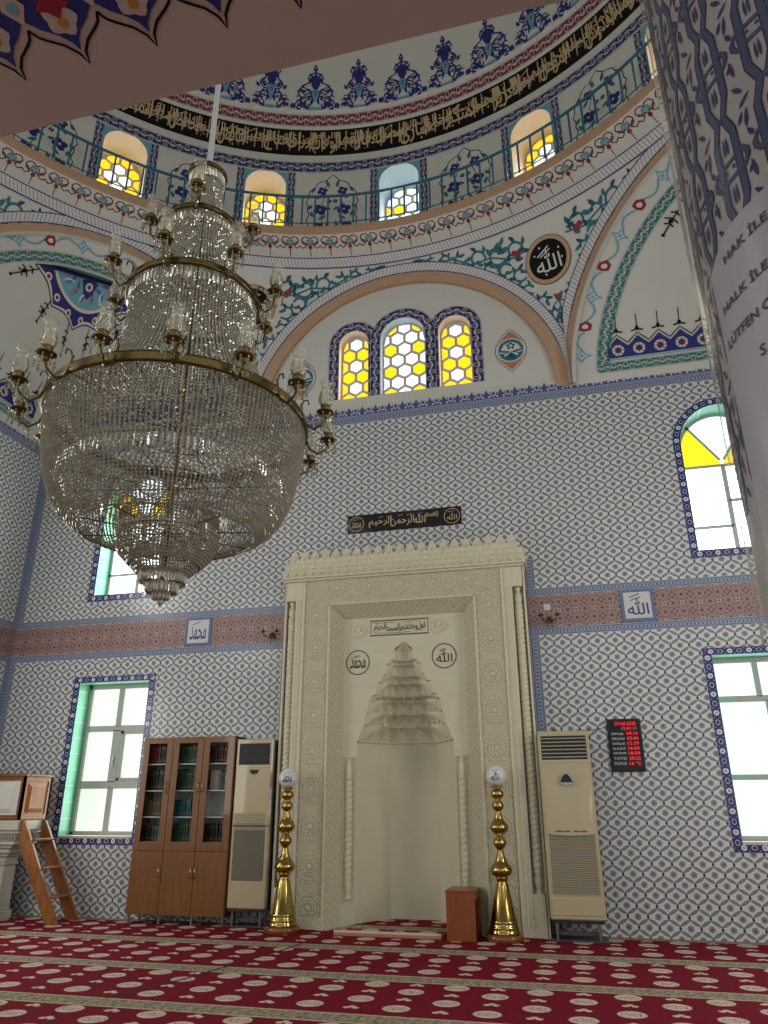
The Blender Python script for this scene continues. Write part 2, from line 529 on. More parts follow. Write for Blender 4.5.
M_DWOOD = woodm('varnished_brown_wood', '8a5224', '6c3c18', .25, (1, 14, 14), .5)
M_LADDER = woodm('varnished_ladder_wood', '9c6430', '7b4a20', .3, (10, 10, 2), .4)

def bead_mat(name, tint, wt, rough, milk=0.0):
    m = bpy.data.materials.new(name); m.use_nodes = True
    nt = m.node_tree; nt.nodes.clear()
    out = nt.nodes.new('ShaderNodeOutputMaterial')
    gl = nt.nodes.new('ShaderNodeBsdfGlossy'); gl.inputs['Roughness'].default_value = rough; gl.inputs['Color'].default_value = (1, .98, .9, 1)
    tr = nt.nodes.new('ShaderNodeBsdfTransparent'); tr.inputs['Color'].default_value = lin(tint)
    lw = nt.nodes.new('ShaderNodeLayerWeight'); lw.inputs['Blend'].default_value = wt
    mx_ = nt.nodes.new('ShaderNodeMixShader')
    nt.links.new(lw.outputs['Fresnel'], mx_.inputs[0]); nt.links.new(tr.outputs[0], mx_.inputs[1]); nt.links.new(gl.outputs[0], mx_.inputs[2])
    if milk:
        df = nt.nodes.new('ShaderNodeBsdfDiffuse'); df.inputs['Color'].default_value = lin('ebe6cf')
        m2 = nt.nodes.new('ShaderNodeMixShader'); m2.inputs[0].default_value = milk
        nt.links.new(mx_.outputs[0], m2.inputs[1]); nt.links.new(df.outputs[0], m2.inputs[2]); nt.links.new(m2.outputs[0], out.inputs[0])
    else: nt.links.new(mx_.outputs[0], out.inputs[0])
    return m
M_CRYSTAL = bead_mat('cut_crystal', 'a9a592', .60, .08, .30)
M_CRYST2 = bead_mat('cut_crystal_prism', 'c6c3b4', .50, .10, .22)
M_SHADE = bead_mat('frosted_hurricane_glass', 'ebebe4', .35, .15, .18)
M_PANE = bead_mat('clear_cabinet_glass', 'f2f5f4', .06, .02, 0)
M_SLEEVE = bead_mat('clear_plastic_sheet', 'f4f4f8', .10, .22, .05)

def f_carpet(u, v):
    sp_ = 1.235
    q = fr((v + 1.25) / sp_ + .5) - .5                    # 0 at the middle of each prayer line
    d = ab(q) * sp_
    wig = noise(14, 3)
    red = mixc(noise(90, 3), '6a0f22', '7c162c')
    red = mixc(noise(1.2, 2) * .5, red, '721a28')
    vv = X.op('MULTIPLY', X.op('SUBTRACT', q + .5, .0), sp_)     # from the middle of one line interval
    # two columns of motifs, staggered
    def med(u0, v0, small):
        a = (fr((u - u0) / .64 + .5) - .5) * .64
        rows = []
        b = vv - v0
        if not small: return ln2(a, b * 1.05)
        return ln2(a, b)
    c = red
    for (u0, vs) in ((.965, (.37, .86 + .0)), (1.285, (.20, .66))):
        for v0 in vs:
            pass
    yy = (v + 1.25) / sp_
    def local(v0):       # distance in metres from the motif row at v0 above the line centre
        return (fr(yy - v0 / sp_ + .5) - .5) * sp_
    for (u0, v0) in ((.965, -.22 + 0), (.965, -.70), (1.285, -.42), (1.285, -.92)):
        a = (fr((u - u0) / .64 + .5) - .5) * .64
        b = local(v0)
        r = ln2(a, b * 1.05)
        wob = noise(55, 3)
        c = mixc(below(r, .098, .012), c, 'cdbfae')
        ins = below(r, .082, .01) * below(ab(b), .05, .02) * below(.52, wob, .06)
        c = mixc(ins * .8, c, '9a3444')
    for (u0, v0) in ((.965, -.47), (.965, -.96), (1.285, -.20), (1.285, -.67)):
        a = (fr((u - u0) / .64 + .5) - .5) * .64
        b = local(v0)
        r = mn(mn(ln2(ab(a) - .032, b), ln2(a, b - .03)), 9.0)
        c = mixc(below(r, .026, .008), c, 'c9baa8')
    edge = d + (wig - .5) * .015
    st = mixc(below(.5, noise(30, 3), .1), 'a59a80', '7e7560')
    st = mixc(below(ab(fr(u / .13 + sn(v * 40) * .1) - .5), .12, .1) * .4, st, '6b5a48')
    c = mixc(below(edge, .115, .01), c, st)
    c = mixc(below(ab(edge - .105), .009, .006), c, 'bfb8a0')
    return c, noise(260, 2)
M_CARPET = patt('red_prayer_carpet', f_carpet, .95, .1, bdist=.004, bstr=.5)

def pane(name, col, s):
    m = mat(name, col, .3, emit=col, estr=s)
    return m
M_FROST = pane('daylit_frosted_glass', 'e4f2e2', .72)
M_FROSTR = pane('daylit_frosted_glass_bright', 'dff5f0', .9)
M_YEL = pane('daylit_yellow_glass', 'ffd21a', .95)
M_WHT = pane('daylit_white_glass', 'e8f2ff', 1.1)
M_AQUA = pane('daylit_aqua_glass', '6fcbe0', .9)
M_GREEN = patt('green_glazed_reveal_tile', lambda u, v: mixc(mx(below(ab(fr(v / .21) - .5), .02, .02), 0.0), mixc(noise(6, 3), '6fb898', '84c6aa'), 'b8e0cf'), .2)
M_PVC = mat('white_plastic_window_frame', 'a9aca4', .35)
M_SILL = mat('pale_stone_sill', 'c9beb0', .4)
M_STUCCO = mat('pale_plaster_window_grille', 'c6c3ba', .6)
M_WARM = mat('cream_window_reveal', 'd6c6ae', .6)
M_COOL = mat('pale_blue_window_reveal', 'b9cbd4', .6)
M_RAIL = mat('teal_painted_steel', '1f5f72', .35)
WORLD, LOWP, SIDEP, DRUMP, EXPO = 0.88, 14.0, 60.0, 5.0, 0.10
M_STEEL = mat('brushed_steel', '9a9c9c', .3, metal=1.0)
M_ROD = mat('white_painted_pole', 'b4b6b2', .4)
# ------------------------------------------------------------------ the room
A = 6.035                 # half width of the prayer hall
CY = -5.95                # middle of the dome
OI = 5.95                 # distance from the middle to each of the eight arches
ZS, RO, RI = 6.80, 2.41, 2.24
RS = sqrt(OI * OI + RO * RO)
ZR = 9.56                 # bottom of the cornice ring
def rsph(z): return sqrt(max(RS * RS - (z - ZS) ** 2, 0.01))
RR = rsph(ZR)

def wallmap(kind):
    if kind == 'back': return lambda x, z, d: (x, -d, z)
    if kind == 'left': return lambda x, z, d: (-A + d, x, z)         # x runs along world Y
    if kind == 'right': return lambda x, z, d: (A - d, x, z)
def rect(mb, mp, x0, x1, z0, z1, d, m, uv='world', off=0.0):
    pts = [(x0, z0), (x1, z0), (x1, z1), (x0, z1)]
    if uv == 'world': U = [(p[0] + off, p[1]) for p in pts]
    elif uv == 'h': U = [(x0, 0), (x1, 0), (x1, 1), (x0, 1)]          # strip running along x
    else: U = [(z0, 0), (z0, 1), (z1, 1), (z1, 0)]                    # strip running up
    mb.face([mp(p[0], p[1], d) for p in pts], m, U)
def holed(mb, mp, x0, x1, z0, z1, d, m, holes, off=0.0):
    xs = sorted({x0, x1} | {min(max(h[k], x0), x1) for h in holes for k in (0, 1)})
    zs = sorted({z0, z1} | {min(max(h[k], z0), z1) for h in holes for k in (2, 3)})
    for i in range(len(xs) - 1):
        for j in range(len(zs) - 1):
            cx = (xs[i] + xs[i + 1]) / 2; cz = (zs[j] + zs[j + 1]) / 2
            if any(h[0] < cx < h[1] and h[2] < cz < h[3] for h in holes): continue
            rect(mb, mp, xs[i], xs[i + 1], zs[j], zs[j + 1], d, m, 'world', off)
LOW = (3.68, 4.785, .935, 2.95)
UPW = (3.735, 4.775, 4.245); UPC = 4.255; UPR = .52; UPS = 5.72
def tiled_wall(name, kind, centre, holes_at, niche=False):
    """centre: where the middle of the wall lies along its own x"""
    mb = MB(); mp = wallmap(kind); X0, X1 = centre - A, centre + A
    off = 0.0 if kind == 'back' else 2.412 - centre
    H = []
    for s in holes_at:
        for sgn in (-1, 1):
            a, b = sorted((centre + sgn * LOW[0], centre + sgn * LOW[1]))
            H.append((a, b, LOW[2], LOW[3]))
            a, b = sorted((centre + sgn * UPW[0], centre + sgn * UPW[1]))
            H.append((a, b, UPW[2], UPS + UPR))
    if niche: H.append((-.72, .72, 0, 3.45))
    for z0, z1 in ((0, 3.29), (3.90, 6.62)):
        holed(mb, mp, X0, X1, z0, z1, 0, M_TILE, H, off)
    if niche: pass
    # arched heads of the upper windows
    for s in holes_at:
        for sgn in (-1, 1):
            c = centre + sgn * UPC; n = 16
            for i in range(n):
                a0 = pi * i / n; a1 = pi * (i + 1) / n
                xa, xb = c + UPR * cos(a0), c + UPR * cos(a1); za, zb = UPS + UPR * sin(a0), UPS + UPR * sin(a1)
                zt = UPS + UPR
                P = [(xb, zb), (xa, za), (xa, zt), (xb, zt)]
                mb.face([mp(x, z, 0) for x, z in P], M_TILE, [(x + off, z) for x, z in P])
    segs = [(X0, -.72), (.72, X1)] if niche else [(X0, X1)]
    for a, b in segs:
        rect(mb, mp, a, b, 3.29, 3.387, 0, M_BLUE, 'h'); rect(mb, mp, a, b, 3.387, 3.807, 0, M_RED, 'world', off)
    rect(mb, mp, X0, X1, 3.807, 3.90, 0, M_BLUE, 'h')
    if niche: rect(mb, mp, -.72, .72, 3.45, 3.807, 0, M_RED)
    rect(mb, mp, X0, X1, 6.62, 6.715, 0, M_BLUE, 'h'); rect(mb, mp, X0, X1, 6.715, 6.90, 0, M_CREST, 'h')
    # blue strips up the corners and beside the mihrab
    V = [(X0, X0 + .10), (X1 - .10, X1)]
    if niche: V += [(1.60, 1.72), (-1.72, -1.60)]
    for a, b in V:
        top = 6.62 if b - a < .11 else 4.30
        for z0, z1 in ((0, 3.29), (3.90, top)):
            rect(mb, mp, a, b, z0, z1, .003, M_BLUE, 'v')
    o = mb.build(name); tag(o, kind='structure'); return o
tiled_wall('wall_back', 'back', 0.0, [1], True)
tiled_wall('wall_left', 'left', -A, [])
tiled_wall('wall_right', 'right', -A, [])

# floor, with the raised carpeted step in the niche mouth
mb = MB()
def fl(x0, x1, y0, y1, z): mb.face([(x0, y0, z), (x1, y0, z), (x1, y1, z), (x0, y1, z)], M_CARPET, [(x0, y0), (x1, y0), (x1, y1), (x0, y1)])
fl(-A, A, -13.0, 0, 0); fl(-.75, .75, 0, .5, 0)
tag(mb.build('floor'), kind='structure')
mb = MB()
P = [(-.72, -.58), (.47, -.58), (.60, -.12), (.30, .37), (-.30, .37), (-.60, -.12)]
mb.face([(x, y, .055) for x, y in P], M_CARPET, [(x, y - .92) for x, y in P])
for i in range(len(P)):
    a, b = P[i], P[(i + 1) % len(P)]
    mb.face([(a[0], a[1], 0), (b[0], b[1], 0), (b[0], b[1], .03), (a[0], a[1], .03)], P_TANP)
    mb.face([(a[0], a[1], .03), (b[0], b[1], .03), (b[0], b[1], .055), (a[0], a[1], .055)], M_CARPET, [(0, -1.0)] * 4)
tag(mb.build('carpeted_step'), 'low red carpeted platform step at the foot of the prayer niche', 'step')
# long seam in the carpet
mb = MB()
S = [(-1.52, -3.62), (-1.28, -2.95), (-1.10, -2.2), (-.95, -1.55), (-.85, -.9)]
stroke(mb, S, .03, lambda x, y, o: (x, y, .001 + o), mat('dark_carpet_seam', '3a0c18', .95), .001)
tag(mb.build('trim_1'), kind='structure')

# ---------------------------------------------- lunette of the prayer wall
def arched_top(x, c, r, s): return s + sqrt(max(r * r - (x - c) ** 2, 0))
LW = [(-.78, .235, 8.07), (.005, .35, 8.07), (.815, .245, 8.07)]   # centre, half width, spring
SILL = 7.09
mb = MB(); D = -.05
xs = set()
n = 90
for i in range(n + 1): xs.add(round(-RI * cos(pi * i / n), 5))
for c, w, s in LW:
    for i in range(17): xs.add(round(c - w * cos(pi * i / 16), 5))
xs = sorted(xs)
for a, b in zip(xs, xs[1:]):
    m_ = (a + b) / 2
    if b - a < 1e-4: continue
    win = [t for t in LW if abs(m_ - t[0]) < t[1]]
    ta, tb = arched_top(a, 0, RI, ZS), arched_top(b, 0, RI, ZS)
    f = lambda q: mb.face([(q[0][0], -D, q[0][1]), (q[1][0], -D, q[1][1]), (q[2][0], -D, q[2][1]), (q[3][0], -D, q[3][1])], M_PLASTER)
    zb = 6.90
    if ta < zb + 1e-3 and tb < zb + 1e-3: continue
    if win:
        c, w, s = win[0]
        wa, wb = arched_top(a, c, w, s), arched_top(b, c, w, s)
        f([(a, zb), (b, zb), (b, SILL), (a, SILL)]); f([(a, wa), (b, wb), (b, tb), (a, ta)])
    else: f([(a, zb), (b, zb), (b, tb), (a, ta)])
mb.face([(-A, 0, 6.90), (A, 0, 6.90), (A, .05, 6.90), (-A, .05, 6.90)], M_PLASTER)
# navy scroll borders round the three openings
def arch_strip(mb, c, w0, w1, spring, bottom, mp, m, d, P=.15, n=22, u0=0.0):
    inner = [(c - w0, bottom), (c - w0, spring)] + [(c - w0 * cos(pi * i / n), spring + w0 * sin(pi * i / n)) for i in range(1, n)] + [(c + w0, spring), (c + w0, bottom)]
    outer = [(c - w1, bottom), (c - w1, spring)] + [(c - w1 * cos(pi * i / n), spring + w1 * sin(pi * i / n)) for i in range(1, n)] + [(c + w1, spring), (c + w1, bottom)]
    u = u0
    for i in range(len(inner) - 1):
        L = (hypot(inner[i + 1][0] - inner[i][0], inner[i + 1][1] - inner[i][1]) + hypot(outer[i + 1][0] - outer[i][0], outer[i + 1][1] - outer[i][1])) / 2
        q = [outer[i], outer[i + 1], inner[i + 1], inner[i]]
        mb.face([mp(x, z, d) for x, z in q], m, [(u, 0), (u + L, 0), (u + L, 1), (u, 1)])
        u += L
LM = lambda x, z, d: (x, .05 - d, z)
for (c, w, s), w1 in zip(LW, (.405, .52, .415)):
    arch_strip(mb, c, w, w1, s, SILL, LM, M_GNAVY, .004 + (.002 if w1 > .5 else 0))
# almond medallions either side
def almond(cx, cz, mp):
    def al(w, h, n=10):
        P = []
        for sx, sz in ((1, 1), (1, -1), (-1, -1), (-1, 1)):
            r = [(w * sin(pi / 2 * i / n) * (1.0), h * (1 - (i / n)) ** .9) for i in range(n)]
            if sx * sz < 0: r = [(w * cos(pi / 2 * i / n) if False else w * sin(pi / 2 * (n - i) / n), h * (1 - ((n - i) / n)) ** .9) for i in range(n)]
            P += [(cx + sx * a, cz + sz * b) for a, b in r]
        return P
    blob(mb, al(.232, .375), mp, P_BLACK, .002); blob(mb, al(.222, .362), mp, P_WHITE, .003)
    blob(mb, al(.205, .335), mp, P_TANP, .004)
    blob(mb, circle(cx, cz, .205, 24), mp, P_WHITE, .005); blob(mb, circle(cx, cz, .185, 24), mp, P_TEAL, .006)
    blob(mb, [(cx - .15, cz + .01), (cx - .1, cz + .1), (cx, cz + .14), (cx + .1, cz + .1), (cx + .15, cz + .01), (cx, cz - .02)], mp, P_WHITE, .007)
    for a in range(5): blob(mb, circle(cx + .045 * cos(a * 1.257 + .3), cz + .07 + .04 * sin(a * 1.257 + .3), .022, 8), mp, P_NAVY, .008)
    stroke(mb, [(cx - .17, cz - .03), (cx - .08, cz - .05), (cx, cz - .02), (cx + .08, cz - .05), (cx + .17, cz - .03)], .02, mp, P_WHITE, .008)
    blob(mb, [(cx - .05, cz - .16), (cx, cz - .05), (cx + .05, cz - .16), (cx, cz - .12)], mp, P_NAVY, .008)
    for s in (-1, 1): blob(mb, leaf(cx, cz - .03, -pi / 2 + s * .9, .13, .03, s * .02), mp, P_WHITE, .008)
almond(1.64, 7.55, LM); almond(-1.62, 7.55, LM)
tag(mb.build('wall_lunette'), kind='structure')

# ------------------------------------ hexagon lattice windows (stained glass)
def hexa(cx, cz, r, rot=0): return [(cx + r * cos(rot + pi / 3 * i), cz + r * sin(rot + pi / 3 * i)) for i in range(6)]
def clip_poly(P, inside_fn, n=1):
    return P if all(inside_fn(*p) for p in P) else None
def lattice_window(name, c, w, spring, bottom, mp, reveal_mat, depth, hexr, colours, ncols, x_off=0.0, base_off=0.0, keepmp=None):
    """arched recess with a plaster lattice filled by coloured glass"""
    root = tag(empty(name), kind='structure')
    n = 14
    out = [(c - w, bottom), (c - w, spring)] + [(c - w * cos(pi * i / n), spring + w * sin(pi * i / n)) for i in range(1, n)] + [(c + w, spring), (c + w, bottom)]
    mb = MB()
    for i in range(len(out)):
        a, b = out[i], out[(i + 1) % len(out)]
        mb.face([mp(a[0], a[1], 0), mp(b[0], b[1], 0), mp(b[0], b[1], -depth), mp(a[0], a[1], -depth)], reveal_mat)
    mb.build('window_reveal', root)
    mb = MB()
    blob(mb, out, mp, M_STUCCO, -depth)
    inside = lambda x, z: (abs(x - c) <= w * 1.001 and z >= bottom - 1e-3 and (z <= spring or hypot(x - c, z - spring) <= w))
    dx = hexr * 1.5 * 1.12; dz = hexr * sqrt(3) * 1.1
    g = MB()
    def fit(P):
        Q = []
        for x, z in P:
            x = min(max(x, c - w + .012), c + w - .012); z = max(z, bottom + .012)
            if z > spring:
                d = hypot(x - c, z - spring)
                if d > w - .02: x = c + (x - c) * (w - .02) / d; z = spring + (z - spring) * (w - .02) / d
            Q.append((x, z))
        return Q
    def area(P): return abs(sum(P[i][0] * P[(i + 1) % len(P)][1] - P[(i + 1) % len(P)][0] * P[i][1] for i in range(len(P)))) / 2
    full = hexr * hexr * 2.598
    col = 0
    hx = [(i, j) for i in range(-4, 5) for j in range(-1, 30)]
    for i, j in hx:
        # pointy-top cells: rows along z
        x = c + (i + (.5 if j % 2 else 0) + x_off) * hexr * sqrt(3) * 1.1
        z = bottom + base_off + j * hexr * 1.5 * 1.12
        P = hexa(x, z, hexr, pi / 6)
        Q = fit(P)
        if area(Q) < full * .14 or z > spring + w + hexr: continue
        m = colours(i, j)
        blob(g, Q, mp, m, -depth + .006)
        stroke(g, Q, .028, mp, M_STUCCO, -depth + .012, closed=True)
    mb.build('window_grille', root)
    g.build('window_pane', root)
    return root
def col_small(i, j): return M_WHT if (j % 4 == 1 and i == -1 and False) else M_YEL
def lun_small(i, j): return M_WHT if (j % 2 == 1 and i == 0) else M_YEL
lattice_window('window_1', LW[0][0], LW[0][1], LW[0][2], SILL, lambda x, z, d: (x, .05 - d, z), M_WARM, .16, .118,
               lambda i, j: M_WHT if j % 2 == 1 and i == -1 else M_YEL, 2, .5, .06)
lattice_window('window_2', LW[1][0], LW[1][1], LW[1][2], SILL, lambda x, z, d: (x, .05 - d, z), M_COOL, .16, .118,
               lambda i, j: M_YEL if (j % 2 == 0 and (i in (-1, 1))) else M_WHT, 3, 0.0, .06)
lattice_window('window_3', LW[2][0], LW[2][1], LW[2][2], SILL, lambda x, z, d: (x, .05 - d, z), M_WARM, .16, .118,
               lambda i, j: M_WHT if j % 2 == 1 and i == -1 else M_YEL, 2, .5, .06)

# ---------------------------------------- eight arches, pendentives, hatching
faces = []
mb = MB()
def facemap(k):
    """face k of the octagon: x along the face, z up, d towards the middle of the hall"""
    th = k * pi / 4                     # 0 = prayer wall (+Y)
    nx, ny = sin(th), cos(th)
    tx, ty = cos(th), -sin(th)
    return lambda x, z, d: (tx * x + nx * (OI - d), CY + ty * x + ny * (OI - d), z)
def azmap(k, thc):
    return None
def facemap2(k, oi):
    th = k * pi / 4; nx, ny = sin(th), cos(th); tx, ty = cos(th), -sin(th)
    return lambda x, z, d: (tx * x + nx * (oi - d), CY + ty * x + ny * (oi - d), z)
OD = 5.90; ROD = sqrt(RS * RS - OD * OD)
for k in range(8):
    oi, RO, RI = (OI, 2.41, 2.24) if k % 2 == 0 else (OD, ROD, ROD - .13)
    F = facemap2(k, oi)
    # tan arch face with a little thickness
    n = 48
    for i in range(n):
        a0, a1 = -pi / 2 + pi * i / n, -pi / 2 + pi * (i + 1) / n
        q = [(RO * sin(a0), ZS + RO * cos(a0)), (RO * sin(a1), ZS + RO * cos(a1)), (RI * sin(a1), ZS + RI * cos(a1)), (RI * sin(a0), ZS + RI * cos(a0))]
        mb.face([F(x, z, .02) for x, z in q], M_TAN)
        mb.face([F(q[2][0], q[2][1], .02), F(q[3][0], q[3][1], .02), F(q[3][0], q[3][1], -.06), F(q[2][0], q[2][1], -.06)], M_TAN if k % 2 == 0 else M_PLASTER)
    # pendentive surface
    th = k * pi / 4; nt, nz = 28, 10
    rows = []
    for i in range(nt + 1):
        t = lerp(-pi / 8, pi / 8, i / nt); x = oi * math.tan(t)
        zb = ZS + sqrt(max(RO * RO - x * x, 0))
        rows.append([(rsph(lerp(zb, ZR, j / nz)) * sin(th + t), CY + rsph(lerp(zb, ZR, j / nz)) * cos(th + t), lerp(zb, ZR, j / nz)) for j in range(nz + 1)])
    mb.grid(rows, M_PLASTER)
    # hatched band along the arch
    r0, r1 = RO + .012, RO + .155
    na = 60; u = 0
    for i in range(na):
        a0, a1 = -pi / 2 + pi * i / na, -pi / 2 + pi * (i + 1) / na
        P = []; bad = False
        for r, a in ((r1, a0), (r1, a1), (r0, a1), (r0, a0)):
            x, z = r * sin(a), r * cos(a)
            y = sqrt(RS * RS - r * r) - .012
            lim = y * math.tan(pi / 8)
            x = min(max(x, -lim), lim)
            P.append((x, ZS + z, oi - y))
        L = RO * pi / na
        mb.face([F(*p) for p in P], M_HATCH, [(u, 0), (u + L, 0), (u + L, 1), (u, 1)])
        u += L
# hatched band under the cornice ring
n = 220
za, zb = ZR - .16, ZR
for i in range(n):
    a0, a1 = 2 * pi * i / n, 2 * pi * (i + 1) / n
    ra, rb = rsph(za) - .02, rsph(zb) - .02
    mb.face([(ra * sin(a0), CY + ra * cos(a0), za), (ra * sin(a1), CY + ra * cos(a1), za), (rb * sin(a1), CY + rb * cos(a1), zb), (rb * sin(a0), CY + rb * cos(a0), zb)],
            M_HATCH, [(a0 * 5.9, 0), (a1 * 5.9, 0), (a1 * 5.9, 1), (a0 * 5.9, 1)])

RO, RI = 2.41, 2.24
# arabesque on the pendentives that can be seen
def pend_map(thc):
    def f(a, z, off):
        R = rsph(z) - .006 - off
        t = thc + a / 6.1
        return (R * sin(t), CY + R * cos(t), z)
    return f
def vine(mb, mp, side, pts_c):
    pass
def scroll(mb, mp, cx, cz, r, a0, a1, m1=None, m2=None, k=4):
    P = spiral(cx, cz, r, r * .35, a0, a1, 16)
    stroke(mb, P, .034, mp, P_TEAL, .003)
    for i in range(2, 15, 3):
        x, z = P[i]; dx, dz = P[i + 1][0] - x, P[i + 1][1] - z
        a = atan2(dz, dx) + (-.9 if (a1 > a0) else .9)
        blob(mb, leaf(x, z, a, r * .85, r * .24, r * .07), mp, P_DTEAL if i % 2 else P_TEAL, .004)
    blob(mb, circle(P[-1][0], P[-1][1], r * .2, 10), mp, P_DTEAL, .004)
def pend_ornament(thc, word):
    mp = pend_map(thc)
    zc = 8.78; mp0 = mp; pool = []
    for s in (-1, 1):
        M = lambda x, z, o, s=s: mp(s * x, z, o)
        # two rows of scrolls thinning towards the long tips
        for (cx, cz, r, a0, a1) in ((.52, 9.10, .15, 3.6, -1.6), (.80, 9.12, .16, -2.6, 2.6), (1.12, 9.16, .14, 3.4, -1.8), (1.40, 9.24, .11, -2.8, 2.2), (1.64, 9.28, .085, 3.4, -1.8), (1.86, 9.33, .06, -2.8, 2.2),
                                  (.50, 8.75, .13, -2.4, 2.8), (.72, 8.86, .12, 2.8, -2.4), (.44, 8.45, .11, 2.9, -2.2), (.22, 8.22, .12, -1.0, 3.6), (.95, 8.98, .1, -2.2, 2.8), (.12, 7.98, .085, 3.6, -.8)):
            lim = None
            scroll(mb, M, cx, cz, r, a0, a1)
        stem = [(.3, 9.04), (.6, 9.0), (.9, 9.12), (1.2, 9.1), (1.5, 9.26), (1.8, 9.28), (2.0, 9.36)]
        stroke(mb, stem, .026, M, P_TEAL, .003)
        blob(mb, leaf(1.98, 9.35, .1, .2, .03), M, P_DTEAL, .004)
        for (x, z, a) in ((.36, 8.95, .8), (.30, 8.5, -.7)):
            pass
        for (x, z, a) in ((.43, 8.98, .75),):
            blob(mb, leaf(x, z, a, .17, .05), M, P_RED, .005)
            blob(mb, circle(x + .1, z + .09, .035, 8), M, P_RED, .005)
        for j in range(48):
            x = random.uniform(.3, 1.25); z = random.uniform(max(8.55, 8.2 + x * .55), 9.3)
            if hypot(x, z - zc) < .46: continue
            xf = rsph(z) * sin(pi / 8 - x / 6.1)
            if hypot(xf, z - ZS) < 2.80 or z > ZR - .30: continue
            blob(mb, leaf(x, z, random.uniform(0, 6.28), .14, .036, .02), M, random.choice((P_TEAL, P_DTEAL, P_DTEAL)), .0045)
    blob(mb, circle(.0, 8.2, .05, 10), mp, P_RED, .005)
    for a in (2.2, .94): blob(mb, leaf(0, 8.18, a, .12, .03), mp, P_TEAL, .005)
    stroke(mb, [(0, 8.26), (0, 8.05), (0, 7.85)], .024, mp, P_TEAL, .003)
    for a, L in ((-2.2, .2), (-.94, .2), (-1.57, .24)): blob(mb, leaf(0, 7.98, a, L, .045), mp, P_DTEAL if L > .2 else P_TEAL, .004)
    stroke(mb, circle(0, 7.98, .13, 18, .17), .022, mp, P_TEAL, .003, closed=True)
    # roundel
    mp = lambda x, z, o: mp0(x * .87 - .04, zc + (z - zc) * .87, o)
    blob(mb, circle(0, zc, .405, 40), mp, P_BLACK, .010); blob(mb, circle(0, zc, .395, 40), mp, M_TAN, .013)
    # keep the curved disc away from the sphere by drawing rings
    blob(mb, circle(0, zc, .33, 40), mp, P_BLACK, .016)
    if word == 'الله':
        letter(mb, arabic(word), -.22, zc - .20, .44, .36, mp, P_WHITE, .02, .004)
        stroke(mb, [(-.17, zc + .09), (.05, zc + .21)], .022, mp, P_WHITE, .02); stroke(mb, [(-.12, zc + .07), (.07, zc + .16)], .018, mp, P_WHITE, .02)
    else:
        letter(mb, arabic(word), -.24, zc - .16, .48, .30, mp, P_WHITE, .02, .004)
        stroke(mb, [(-.14, zc + .17), (.12, zc + .23)], .02, mp, P_WHITE, .02)
    for a in (-.2, .5, 2.0, 2.6, 4.4): blob(mb, circle(.25 * cos(a), zc + .25 * sin(a), .018, 8), mp, P_WHITE, .02)
pend_ornament(pi / 8, 'الله'); pend_ornament(-pi / 8, 'محمد')
pend_ornament(3 * pi / 8, 'عمر'); pend_ornament(-3 * pi / 8, 'علي')
tag(mb.build('ceiling_pendentives'), kind='structure')

